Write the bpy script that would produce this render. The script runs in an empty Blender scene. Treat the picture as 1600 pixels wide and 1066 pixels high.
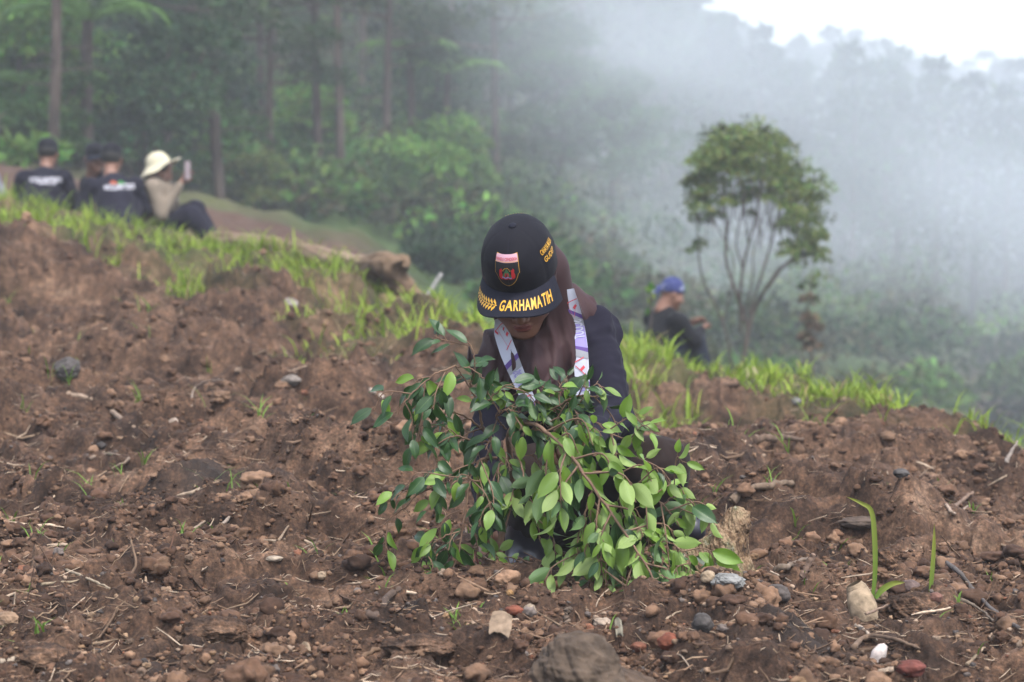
import bpy, math, random
import numpy as np
from mathutils import Vector
from mathutils.bvhtree import BVHTree

# ------------------------------------------------------------------ camera, sky, sun, exposure
SC = bpy.context.scene
COL = SC.collection
R = math.radians
PITCH = R(2.97); CAM = np.array([0.0, 0.0, 0.86]); LENS = 88.0
FP = LENS / 36.0 * 1600.0                      # focal length in photo pixels
cam = bpy.data.cameras.new('camera'); camo = bpy.data.objects.new('camera', cam); COL.objects.link(camo)
camo.location = CAM; camo.rotation_euler = (R(90) - PITCH, 0, 0)
cam.lens = LENS; cam.sensor_width = 36; cam.clip_end = 3000; cam.clip_start = 0.1
cam.dof.use_dof = True; cam.dof.focus_distance = 5.72; cam.dof.aperture_fstop = 5.2
SC.camera = camo
SUN_EL, SUN_AZ = R(62), R(150)
w = bpy.data.worlds.new('World'); SC.world = w; w.use_nodes = True
nt = w.node_tree; bg = nt.nodes['Background']
sky = nt.nodes.new('ShaderNodeTexSky'); sky.sky_type = 'NISHITA'; sky.sun_disc = False
sky.sun_elevation = SUN_EL; sky.sun_rotation = SUN_AZ; sky.air_density = 1.0; sky.dust_density = 2.5; sky.ozone_density = 1.0
hs = nt.nodes.new('ShaderNodeHueSaturation'); hs.inputs['Saturation'].default_value = 0.64   # overcast: the blue is veiled by cloud
nt.links.new(sky.outputs[0], hs.inputs['Color']); nt.links.new(hs.outputs[0], bg.inputs['Color'])
bg.inputs['Strength'].default_value = 0.142
sun = bpy.data.lights.new('sun', 'SUN'); sun.energy = 1.5; sun.angle = R(10); sun.color = (1, 0.97, 0.92)
suno = bpy.data.objects.new('sun', sun); COL.objects.link(suno)
d = Vector((math.sin(SUN_AZ) * math.cos(SUN_EL), math.cos(SUN_AZ) * math.cos(SUN_EL), math.sin(SUN_EL)))
suno.rotation_euler = d.to_track_quat('Z', 'Y').to_euler(); suno.location = (0, 0, 30)
SC.view_settings.view_transform = 'Standard'; SC.view_settings.look = 'None'
SC.view_settings.exposure = 1.78; SC.view_settings.gamma = 1
SC.cycles.use_denoising = True
SC.cycles.max_bounces = 6; SC.cycles.diffuse_bounces = 2; SC.cycles.glossy_bounces = 2; SC.cycles.transmission_bounces = 3
SC.cycles.transparent_max_bounces = 8; SC.cycles.volume_bounces = 4; SC.cycles.volume_step_rate = 1.0

rng = np.random.default_rng(7)
A = lambda *v: np.array(v, dtype=np.float64)
CP, SP = math.cos(PITCH), math.sin(PITCH)
AXF, AXU, AXR = A(0, CP, -SP), A(0, SP, CP), A(1, 0, 0)
def P(px, py, dpt):                            # a photo pixel at a distance -> a point of the place
    return CAM + dpt * (AXF + (px - 800) / FP * AXR + (533 - py) / FP * AXU)
def PX(p):                                     # the reverse, for placing by eye
    q = np.asarray(p, dtype=np.float64) - CAM; dd = q @ AXF
    return 800 + FP * (q @ AXR) / dd, 533 - FP * (q @ AXU) / dd

# ------------------------------------------------------------------ small maths
_perm = rng.permutation(4096).astype(np.int64)
def _h2(i, j, s): return _perm[(_perm[(i + s * 131) & 4095] + j * 57) & 4095]
def pn2(x, y, s=0):
    xi = np.floor(x).astype(np.int64); yi = np.floor(y).astype(np.int64); xf = x - xi; yf = y - yi
    u = xf * xf * xf * (xf * (xf * 6 - 15) + 10); v = yf * yf * yf * (yf * (yf * 6 - 15) + 10)
    def g(a, b, fx, fy):
        t = _h2(a, b, s) * (2 * math.pi / 4096.0)
        return np.cos(t) * fx + np.sin(t) * fy
    n = (g(xi, yi, xf, yf) * (1 - u) + g(xi + 1, yi, xf - 1, yf) * u) * (1 - v) + \
        (g(xi, yi + 1, xf, yf - 1) * (1 - u) + g(xi + 1, yi + 1, xf - 1, yf - 1) * u) * v
    return n * 1.5
def cell2(x, y, s=0):                          # distance to nearest random point, hash of that point
    xi = np.floor(x).astype(np.int64); yi = np.floor(y).astype(np.int64)
    best = np.full(x.shape, 9.0); hh = np.zeros(x.shape)
    for a in (-1, 0, 1):
        for b in (-1, 0, 1):
            h = _h2(xi + a, yi + b, s); h2 = _perm[(h + 77) & 4095]
            dx = xi + a + h / 4096.0 - x; dy = yi + b + h2 / 4096.0 - y
            q = dx * dx + dy * dy; m = q < best
            best = np.where(m, q, best); hh = np.where(m, _perm[(h2 + 11) & 4095] / 4096.0, hh)
    return np.sqrt(best), hh
def pn3(p, s=0):                               # cheap 3-D noise out of planes
    return (pn2(p[:, 0] + 0.71 * p[:, 2], p[:, 1] - 0.63 * p[:, 2], s) + pn2(p[:, 1] + 0.37 * p[:, 0], p[:, 2] * 1.1 - 0.21 * p[:, 0], s + 3)) * 0.6
def nrm(v):
    v = np.asarray(v, dtype=np.float64); return v / max(1e-9, np.linalg.norm(v))
def sm(a, b, x): t = np.clip((x - a) / (b - a), 0, 1); return t * t * (3 - 2 * t)
def spline(pts, n):                            # Catmull-Rom through points (k,m) -> (n,m)
    p = np.asarray(pts, dtype=np.float64)
    if len(p) < 3: t = np.linspace(0, 1, n)[:, None]; return p[0] * (1 - t) + p[-1] * t
    q = np.vstack([2 * p[0] - p[1], p, 2 * p[-1] - p[-2]])
    t = np.linspace(0, len(p) - 1 - 1e-9, n); i = t.astype(int); f = (t - i)[:, None]
    a, b, c, e = q[i], q[i + 1], q[i + 2], q[i + 3]
    return 0.5 * ((2 * b) + (-a + c) * f + (2 * a - 5 * b + 4 * c - e) * f * f + (-a + 3 * b - 3 * c + e) * f ** 3)

# ------------------------------------------------------------------ mesh helpers
class G:                                       # gathers vertices and faces, faces carry a material slot
    def __init__(s): s.v = []; s.f = []; s.m = []; s.n = 0; s.c = []
    def add(s, v, f, m=0, c=None):
        v = np.asarray(v, dtype=np.float64); f = np.asarray(f, dtype=np.int64)
        s.v.append(v); s.f.append(f + s.n); s.m.append(np.full(len(f), m)); s.n += len(v)
        s.c.append(np.tile(np.asarray(c if c is not None else (0.5, 0.5, 0.5), dtype=np.float64), (len(v), 1)) if c is None or np.ndim(c) == 1 else np.asarray(c))
        return s
def mk(name, g, mats, root=None, parent=None, smooth=True, loc=None):
    """one mesh object; root/parent set = a part, vertices given in world space"""
    if not isinstance(mats, (list, tuple)): mats = [mats]
    V = np.vstack(g.v) if g.v else np.zeros((0, 3))
    off = np.array(root.location) if root is not None else (np.array(loc, dtype=np.float64) if loc is not None else np.zeros(3))
    V = V - off
    me = bpy.data.meshes.new(name); me.vertices.add(len(V)); me.vertices.foreach_set('co', V.astype(np.float32).ravel())
    tot = np.concatenate([np.full(len(f), f.shape[1]) for f in g.f]); vi = np.concatenate([f.ravel() for f in g.f])
    me.loops.add(len(vi)); me.loops.foreach_set('vertex_index', vi.astype(np.int32))
    me.polygons.add(len(tot)); st = np.concatenate([[0], np.cumsum(tot)[:-1]])
    me.polygons.foreach_set('loop_start', st.astype(np.int32))
    for m in mats: me.materials.append(m)
    me.update(calc_edges=True)
    me.polygons.foreach_set('material_index', np.concatenate(g.m).astype(np.int32))
    me.polygons.foreach_set('use_smooth', np.full(len(tot), smooth))
    ca = me.color_attributes.new('tint', 'FLOAT_COLOR', 'POINT')
    C = np.ones((len(V), 4), dtype=np.float32); C[:, :3] = np.vstack(g.c); ca.data.foreach_set('color', C.ravel())
    me.validate()
    o = bpy.data.objects.new(name, me); COL.objects.link(o)
    if root is not None: o.parent = parent or root
    elif loc is not None: o.location = loc
    return o
def tag(o, label=None, cat=None, group=None, kind=None):
    if label: o['label'] = label
    if cat: o['category'] = cat
    if group: o['group'] = group
    if kind: o['kind'] = kind
    return o
def thing(name, label, cat, loc, group=None):
    o = bpy.data.objects.new(name, None); COL.objects.link(o); o.empty_display_size = 0.1
    o.location = [float(c) for c in loc]
    return tag(o, label, cat, group)
def tube(g, pts, rad, seg=7, m=0, c=None, cap=True, rough=0.0):
    p = np.asarray(pts, dtype=np.float64); n = len(p); r = np.broadcast_to(np.asarray(rad, dtype=np.float64), (n,)).copy()
    t = np.gradient(p, axis=0); t /= np.maximum(1e-9, np.linalg.norm(t, axis=1))[:, None]
    ref = A(0, 0, 1) if abs(t[:, 2].mean()) < 0.8 else A(1, 0, 0)
    a = np.cross(t, ref); a /= np.maximum(1e-9, np.linalg.norm(a, axis=1))[:, None]; b = np.cross(t, a)
    th = np.linspace(0, 2 * math.pi, seg, endpoint=False)
    rr = r[:, None] * (1 + rough * rng.normal(size=(n, seg)))
    v = p[:, None, :] + rr[..., None] * (np.cos(th)[None, :, None] * a[:, None, :] + np.sin(th)[None, :, None] * b[:, None, :])
    v = v.reshape(-1, 3); i = np.arange(n - 1)[:, None] * seg; j = np.arange(seg)[None, :]; k = (j + 1) % seg
    f = np.stack([i + j, i + k, i + seg + k, i + seg + j], -1).reshape(-1, 4)
    g.add(v, f, m, c)
    if cap:
        for e in (0, n - 1):
            vv = np.vstack([v[e * seg:(e + 1) * seg], p[e] + (t[e] * r[e] * (0.5 if e else -0.5))])
            g.add(vv, np.array([[q, (q + 1) % seg, seg] for q in range(seg)]), m, c)
    return g
def grid(g, fn, nu, nv, m=0, c=None, closed=False):   # fn(u,v)->(...,3), u,v in 0..1
    u = np.linspace(0, 1, nu + 1); v = np.linspace(0, 1, nv + 1)
    if closed: u = u[:-1]
    U, W = np.meshgrid(u, v, indexing='ij'); V = fn(U.ravel(), W.ravel())
    a = len(u); i = np.arange(a if closed else a - 1)[:, None]; j = np.arange(nv)[None, :]; i2 = (i + 1) % a
    f = np.stack([i * (nv + 1) + j, i2 * (nv + 1) + j, i2 * (nv + 1) + j + 1, i * (nv + 1) + j + 1], -1).reshape(-1, 4)
    g.add(V, f, m, c); return g
def _ico():
    t = (1 + 5 ** .5) / 2
    v = [(-1, t, 0), (1, t, 0), (-1, -t, 0), (1, -t, 0), (0, -1, t), (0, 1, t), (0, -1, -t), (0, 1, -t), (t, 0, -1), (t, 0, 1), (-t, 0, -1), (-t, 0, 1)]
    f = [(0, 11, 5), (0, 5, 1), (0, 1, 7), (0, 7, 10), (0, 10, 11), (1, 5, 9), (5, 11, 4), (11, 10, 2), (10, 7, 6), (7, 1, 8), (3, 9, 4), (3, 4, 2), (3, 2, 6), (3, 6, 8), (3, 8, 9), (4, 9, 5), (2, 4, 11), (6, 2, 10), (8, 6, 7), (9, 8, 1)]
    v = np.array(v, dtype=float); v /= np.linalg.norm(v[0]); return v, np.array(f)
def ico(sub):
    v, f = _ico()
    for _ in range(sub):
        e = {}; vl = list(v); nf = []
        def mid(a, b):
            k = (min(a, b), max(a, b))
            if k not in e: q = vl[a] + vl[b]; vl.append(q / np.linalg.norm(q)); e[k] = len(vl) - 1
            return e[k]
        for a, b, c in f:
            x, y, z = mid(a, b), mid(b, c), mid(c, a); nf += [(a, x, z), (b, y, x), (c, z, y), (x, y, z)]
        v = np.array(vl); f = np.array(nf)
    return v, f
ICO = [ico(k) for k in range(6)]

# ------------------------------------------------------------------ implicit bodies -> one continuous mesh
def smin(a, b, k):
    h = np.clip(0.5 + 0.5 * (b - a) / k, 0, 1); return b + (a - b) * h - k * h * (1 - h)
def smax(a, b, k): return -smin(-a, -b, k)
def scap(p, a, b, r1, r2):
    a = np.asarray(a); b = np.asarray(b); pa = p - a; ba = b - a
    h = np.clip(pa @ ba / max(1e-9, ba @ ba), 0, 1); return np.linalg.norm(pa - h[:, None] * ba, axis=1) - (r1 + (r2 - r1) * h)
def sell(p, c, r, M=None):
    q = p - np.asarray(c)
    if M is not None: q = q @ np.asarray(M).T
    r = np.asarray(r); k0 = np.linalg.norm(q / r, axis=1); k1 = np.linalg.norm(q / (r * r), axis=1) + 1e-9
    return k0 * (k0 - 1) / k1
def chain(p, pts, rad, k=0.01):
    d = None
    for i in range(len(pts) - 1):
        q = scap(p, pts[i], pts[i + 1], rad[i], rad[i + 1]); d = q if d is None else smin(d, q, k)
    return d
def isomesh(f, lo, hi, h):
    lo = np.asarray(lo, dtype=np.float64); hi = np.asarray(hi, dtype=np.float64); c = 6
    nb = np.ceil((hi - lo) / (h * c)).astype(int) + 1; n = nb * c
    cc = [lo[k] + (np.arange(nb[k]) * c + (c - 1) / 2) * h for k in range(3)]
    X = np.stack(np.meshgrid(*cc, indexing='ij'), -1).reshape(-1, 3)
    dc = f(X).reshape(nb); near = np.abs(dc) < h * c * 1.5 + 0.012
    V = np.repeat(np.repeat(np.repeat(dc, c, 0), c, 1), c, 2).astype(np.float32)
    M = np.repeat(np.repeat(np.repeat(near, c, 0), c, 1), c, 2)
    ii = np.argwhere(M)
    for s in range(0, len(ii), 2000000):
        q = ii[s:s + 2000000]; V[q[:, 0], q[:, 1], q[:, 2]] = f(lo + q * h)
    ins = V < 0
    s8 = [(a, b, e) for a in (0, 1) for b in (0, 1) for e in (0, 1)]
    cnt = sum(ins[a:n[0] - 1 + a, b:n[1] - 1 + b, e:n[2] - 1 + e].astype(np.int8) for a, b, e in s8)
    act = np.argwhere((cnt > 0) & (cnt < 8)); idx = np.full(cnt.shape, -1, dtype=np.int32)
    idx[act[:, 0], act[:, 1], act[:, 2]] = np.arange(len(act))
    val = [V[act[:, 0] + a, act[:, 1] + b, act[:, 2] + e] for a, b, e in s8]
    acc = np.zeros((len(act), 3)); num = np.zeros(len(act))
    for i in range(8):
        for j in range(i + 1, 8):
            df = [s8[j][k] - s8[i][k] for k in range(3)]
            if sum(abs(x) for x in df) != 1: continue
            m = (val[i] < 0) != (val[j] < 0)
            t = np.where(m, val[i] / np.where(m, val[i] - val[j], 1), 0)
            q = np.array(s8[i])[None, :] + t[:, None] * np.array(df)[None, :]
            acc += q * m[:, None]; num += m
    vv = lo + (act + acc / np.maximum(num, 1)[:, None]) * h
    F = []
    for ax in range(3):
        sl0 = [slice(1, n[k] - 1) for k in range(3)]; sl1 = list(sl0); sl0[ax] = slice(0, n[ax] - 1); sl1[ax] = slice(1, n[ax])
        a_, b_ = ins[tuple(sl0)], ins[tuple(sl1)]
        e = np.argwhere(a_ != b_); fl = a_[e[:, 0], e[:, 1], e[:, 2]]
        base = e + np.array([0 if k == ax else 1 for k in range(3)])
        u, v = [(1, 2), (2, 0), (0, 1)][ax]
        du = np.zeros(3, int); du[u] = 1; dv = np.zeros(3, int); dv[v] = 1
        g_ = lambda q: idx[q[:, 0], q[:, 1], q[:, 2]]
        qd = np.stack([g_(base - du - dv), g_(base - dv), g_(base), g_(base - du)], -1)
        qd = np.where(fl[:, None], qd, qd[:, ::-1]); F.append(qd)
    F = np.vstack(F); F = F[(F >= 0).all(1)]
    return vv, F

# ------------------------------------------------------------------ materials
def mat(name, col, rough=0.85, spec=0.3, **k):
    m = bpy.data.materials.new(name); m.use_nodes = True; b = m.node_tree.nodes['Principled BSDF']
    b.inputs['Base Color'].default_value = (*col, 1); b.inputs['Roughness'].default_value = rough
    b.inputs['Specular IOR Level'].default_value = spec
    for a, v in k.items(): b.inputs[a.replace('_', ' ')].default_value = v
    return m
def nodes(m): return m.node_tree.nodes, m.node_tree.links, m.node_tree.nodes['Principled BSDF']
def noise_col(m, cols, scale, pos=None, detail=6, bump=0.0, bscale=None, bdist=0.01, tint=0.0, stretch=None, rough=0.6):
    N, L, b = nodes(m)
    tc = N.new('ShaderNodeTexCoord'); mp = N.new('ShaderNodeMapping'); L.new(tc.outputs['Object'], mp.inputs[0])
    if stretch: mp.inputs['Scale'].default_value = stretch
    n = N.new('ShaderNodeTexNoise'); n.inputs['Scale'].default_value = scale; n.inputs['Detail'].default_value = detail; n.inputs['Roughness'].default_value = rough
    L.new(mp.outputs[0], n.inputs['Vector']); r = N.new('ShaderNodeValToRGB'); L.new(n.outputs[0], r.inputs[0])
    pos = pos or np.linspace(0.3, 0.7, len(cols))
    while len(r.color_ramp.elements) < len(cols): r.color_ramp.elements.new(0.5)
    for e, p_, c_ in zip(r.color_ramp.elements, pos, cols): e.position = float(p_); e.color = (*c_, 1)
    out = r.outputs[0]
    if tint:
        a = N.new('ShaderNodeAttribute'); a.attribute_name = 'tint'; x = N.new('ShaderNodeMix'); x.data_type = 'RGBA'; x.blend_type = 'MULTIPLY'
        x.inputs['Factor'].default_value = tint; L.new(out, x.inputs[6]); L.new(a.outputs['Color'], x.inputs[7]); out = x.outputs[2]
    L.new(out, b.inputs['Base Color'])
    if bump:
        n2 = N.new('ShaderNodeTexNoise'); n2.inputs['Scale'].default_value = bscale or scale * 4; n2.inputs['Detail'].default_value = 5
        L.new(mp.outputs[0], n2.inputs['Vector']); bp = N.new('ShaderNodeBump'); bp.inputs['Strength'].default_value = bump; bp.inputs['Distance'].default_value = bdist
        L.new(n2.outputs[0], bp.inputs['Height']); L.new(bp.outputs[0], b.inputs['Normal'])
    return m
def tint_mat(name, rough=0.9, trans=0.0, spec=0.2, bump=0.0, bscale=80, bdist=0.004, gain=1.0, var=None):
    """colour from the 'tint' attribute: each pebble, leaf or blade its own"""
    m = mat(name, (1, 1, 1), rough, spec); N, L, b = nodes(m)
    a = N.new('ShaderNodeAttribute'); a.attribute_name = 'tint'; out = a.outputs['Color']
    if var:
        tc = N.new('ShaderNodeTexCoord'); n = N.new('ShaderNodeTexNoise'); n.inputs['Scale'].default_value = var; n.inputs['Detail'].default_value = 4
        L.new(tc.outputs['Object'], n.inputs['Vector']); mr = N.new('ShaderNodeMapRange'); mr.inputs[1].default_value = 0.3; mr.inputs[2].default_value = 0.7
        mr.inputs[3].default_value = 0.6; mr.inputs[4].default_value = 1.35; L.new(n.outputs[0], mr.inputs[0])
        x = N.new('ShaderNodeVectorMath'); x.operation = 'SCALE'; L.new(out, x.inputs[0]); L.new(mr.outputs[0], x.inputs['Scale']); out = x.outputs[0]
    L.new(out, b.inputs['Base Color'])
    if bump:
        tc = N.new('ShaderNodeTexCoord'); n = N.new('ShaderNodeTexNoise'); n.inputs['Scale'].default_value = bscale; n.inputs['Detail'].default_value = 4
        L.new(tc.outputs['Object'], n.inputs['Vector']); bp = N.new('ShaderNodeBump'); bp.inputs['Strength'].default_value = bump; bp.inputs['Distance'].default_value = bdist
        L.new(n.outputs[0], bp.inputs['Height']); L.new(bp.outputs[0], b.inputs['Normal'])
    if trans:
        t = N.new('ShaderNodeBsdfTranslucent'); x = N.new('ShaderNodeMixShader'); x.inputs[0].default_value = trans
        L.new(out, t.inputs['Color']); L.new(b.outputs[0], x.inputs[1]); L.new(t.outputs[0], x.inputs[2])
        L.new(x.outputs[0], N['Material Output'].inputs['Surface'])
    return m

# ------------------------------------------------------------------ terrain
_pc = [-1200, -600, 0, 300, 500, 650, 750, 900, 1050, 1200, 1400, 1600, 2200, 2800]
_yc = [24, 22, 20.0, 19.2, 17, 15, 14, 14, 15, 14, 12, 10, 8, 8]
_rc = [150, 225, 322, 392, 424, 462, 512, 566, 594, 616, 654, 702, 800, 830]
_zc = [0.86 - (r_ - 330) / FP * y_ for r_, y_ in zip(_rc, _yc)]
_pf = [-1200, -400, 0, 300, 550, 800, 1200, 1600, 2200, 2800]
_far = {28: [3.0, 2.0, 1.35, 0.86, 0.40, -0.9, -2.5, -3.5, -4.5, -5], 45: [5, 2.8, 1.9, 1.2, 0.5, -0.6, -2.4, -3.4, -4.5, -5],
        70: [9, 7, 5, 4, 2.6, 0.4, -2.2, -3.4, -4.5, -5], 120: [20, 18, 16, 14, 12, 7, -0.6, -2.2, -3, -4],
        200: [42, 40, 36, 34, 31, 21, 3.6, 2.0, 2.0, 1.0], 320: [70, 68, 62, 58, 50, 30, 5, 4.5, 4, 4]}
_fy = sorted(_far)
def detail_z(x, y, px):
    a = sm(30, 20, y) * sm(1.5, 4.2, y)
    wx = x + 0.12 * pn2(x * 2.1, y * 2.1, 21); wy = y + 0.12 * pn2(x * 2.1, y * 2.1, 22)
    z = 0.055 * pn2(wx * 0.7, wy * 0.55, 1) + 0.03 * pn2(wx * 1.9, wy * 1.5, 2)
    big = sm(-0.10, 0.12, pn2(wx * 0.75, wy * 1.0, 4)) - 0.5
    z += big * 0.125 * sm(5.6, 7.5, y)
    z += 0.075 * (sm(-0.05, 0.07, pn2(wx * 1.3 + 5, wy * 1.9, 6)) - 0.5) * (0.35 + 0.65 * sm(5.8, 6.6, y))
    z += 0.070 * (0.35 - np.abs(pn2(wx * 4.1, wy * 3.6, 5)))
    z += 0.032 * (sm(-0.04, 0.07, pn2(wx * 4.7, wy * 5.5, 7)) - 0.5)
    dd, hh = cell2(wx * 9, wy * 9, 8); z += 0.030 * np.clip(0.55 - dd, 0, 1) * (hh > 0.55) * (0.5 + hh)
    z -= 0.085 * sm(0.22, 0.48, pn2(wx * 1.25 + 9, wy * 1.9, 17)) * sm(5.4, 6.2, y)
    z += 0.018 * pn2(x * 13, y * 13, 9) * (1 + pn2(x * 3, y * 3, 19)) + 0.014 * (sm(-0.05, 0.1, pn2(x * 11, y * 12, 29)) - 0.5)
    z += 0.012 * (0.3 - np.abs(pn2(x * 29, y * 29, 10)))
    dd, hh = cell2(x * 34, y * 34, 11); z += 0.011 * np.clip(0.5 - dd, 0, 1) * (hh > 0.4)
    z += 0.0030 * pn2(x * 80, y * 80, 12)
    dd, hh = cell2(x * 90, y * 90, 13); z += 0.004 * np.clip(0.5 - dd, 0, 1)
    return z * a * (1 + 0.5 * sm(8, 14, y)) * (1 - 0.45 * sm(0.75, 1.0, y / np.interp(px, _pc, _yc)))
def ground_z(x, y, fine=True):
    x = np.asarray(x, dtype=np.float64); y = np.asarray(y, dtype=np.float64)
    ye = np.maximum(y, 4.0); px = 800 + FP * x / ye
    yc = np.interp(px, _pc, _yc); zc = np.interp(px, _pc, _zc)
    t = np.clip((y - 6) / (yc - 6), 0, 1); near = zc * t * (0.72 + 0.28 * t)
    near = near - 0.045 * sm(5.15, 4.6, y)
    mound = 0.036 * np.exp(-((y - 5.38) / 0.25) ** 2) * sm(0.62, 0.53, x + 0.05 * pn2(x * 5, y * 5, 30)) * sm(-0.5, -0.12, x)
    near = near + mound + 0.05 * sm(0.64, 0.53, x + 0.04 * pn2(x * 6, y * 6, 31)) * sm(0.25, 0.45, x) * sm(5.5, 5.2, y)
    near = near + 0.06 * np.exp(-((x - 0.43) ** 2 + (y - 6.3) ** 2) / 0.03) + 0.05 * np.exp(-((x - 0.9) ** 2 / 0.12 + (y - 5.75) ** 2 / 0.03))
    hb = sm(-1.15, -0.9, x) * sm(0.0, -0.2, x) + sm(0.45, 0.7, x) * sm(1.5, 1.2, x) * 0.6; yb = y + 0.16 * pn2(x * 1.7, y * 0.6, 77) + 0.05 * pn2(x * 7, y * 5, 78)
    near = near + hb * (0.085 * sm(6.52, 6.60, yb) * sm(9.0, 6.9, yb) - 0.05 * sm(6.1, 6.45, yb) * sm(6.62, 6.5, yb))       # dark hollow left of the sapling
    dy = np.clip(y - yc, 0, 400); k = np.interp(px, [0, 700, 1400], [0.16, 0.30, 0.42])
    c0 = zc - np.minimum(dy, 3.0) * k
    zz = np.stack([np.interp(px, _pf, _far[q]) for q in _fy])
    yk = np.array(_fy, dtype=float)
    y3 = np.minimum(yc + 3.0, 25.9); far = np.zeros_like(px)
    tt = np.clip((y - y3) / (yk[0] - y3), 0, 1); far = (zc - 3 * k) * (1 - tt) + zz[0] * tt
    for i in range(len(yk) - 1):
        t2 = np.clip((y - yk[i]) / (yk[i + 1] - yk[i]), 0, 1); far = far + (zz[i + 1] - zz[i]) * t2
    z = np.where(y < yc, near, np.where(dy < 3.0, np.where(y3 - yc > 2.9, c0, c0), far))
    z = np.where((dy >= 3.0), far, z)
    z = z + sm(22, 40, y) * (0.25 * pn2(x * 0.25, y * 0.2, 15) + 0.06 * pn2(x * 1.1, y * 1.1, 16))
    if fine: z = z + detail_z(x, y, px)
    return z

def lin(c): return tuple(((v / 255) / 12.92 if v / 255 < 0.04045 else ((v / 255 + 0.055) / 1.055) ** 2.4) for v in c)
m_soil = mat('soil', (0.1, 0.06, 0.04), 0.92, 0.25)
N, L, b = nodes(m_soil)
tc = N.new('ShaderNodeTexCoord')
def nz(scale, detail=6, rough=0.65, st=None):
    n = N.new('ShaderNodeTexNoise'); n.inputs['Scale'].default_value = scale; n.inputs['Detail'].default_value = detail; n.inputs['Roughness'].default_value = rough
    L.new(tc.outputs['Object'], n.inputs['Vector']); return n
def ramp(src, stops):
    r = N.new('ShaderNodeValToRGB')
    while len(r.color_ramp.elements) < len(stops): r.color_ramp.elements.new(0.5)
    for e, (p_, c_) in zip(r.color_ramp.elements, stops): e.position = p_; e.color = (*c_, 1)
    L.new(src, r.inputs[0]); return r
def mixc(f, a, c, bt='MIX'):
    x = N.new('ShaderNodeMix'); x.data_type = 'RGBA'; x.blend_type = bt
    if isinstance(f, float): x.inputs['Factor'].default_value = f
    else: L.new(f, x.inputs['Factor'])
    L.new(a, x.inputs[6])
    if isinstance(c, tuple): x.inputs[7].default_value = (*c, 1)
    else: L.new(c, x.inputs[7])
    return x.outputs[2]
c1 = ramp(nz(3.4, 8, 0.72).outputs[0], [(0.33, (0.018, 0.0104, 0.0070)), (0.46, (0.054, 0.0305, 0.0195)), (0.58, (0.115, 0.067, 0.0425)), (0.70, (0.215, 0.138, 0.092))])
c2 = ramp(nz(22, 5).outputs[0], [(0.32, (0.45, 0.42, 0.40)), (0.5, (1, 1, 1)), (0.68, (1.5, 1.45, 1.4))])
c3 = ramp(nz(110, 4).outputs[0], [(0.35, (0.55, 0.55, 0.55)), (0.55, (1.05, 1.05, 1.05)), (0.72, (1.9, 1.75, 1.6))])
cc = mixc(1.0, c1.outputs[0], c2.outputs[0], 'MULTIPLY'); cc = mixc(1.0, cc, c3.outputs[0], 'MULTIPLY')
at = N.new('ShaderNodeAttribute'); at.attribute_name = 'tint'        # r: grass cover, g: damp dark silt
sp = N.new('ShaderNodeSeparateColor'); L.new(at.outputs['Color'], sp.inputs[0])
gr = ramp(nz(3.0).outputs[0], [(0.35, (0.03, 0.045, 0.013)), (0.65, (0.07, 0.10, 0.027))])
cc = mixc(sp.outputs[0], cc, gr.outputs[0]); cc = mixc(sp.outputs[1], cc, (0.028, 0.023, 0.021))
L.new(cc, b.inputs['Base Color'])
bp = N.new('ShaderNodeBump'); bp.inputs['Strength'].default_value = 0.9; bp.inputs['Distance'].default_value = 0.012
L.new(nz(60, 8, 0.75).outputs[0], bp.inputs['Height']); bp2 = N.new('ShaderNodeBump'); bp2.inputs['Strength'].default_value = 0.7; bp2.inputs['Distance'].default_value = 0.002
L.new(nz(260, 4, 0.7).outputs[0], bp2.inputs['Height']); L.new(bp.outputs[0], bp2.inputs['Normal']); L.new(bp2.outputs[0], b.inputs['Normal'])

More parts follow.
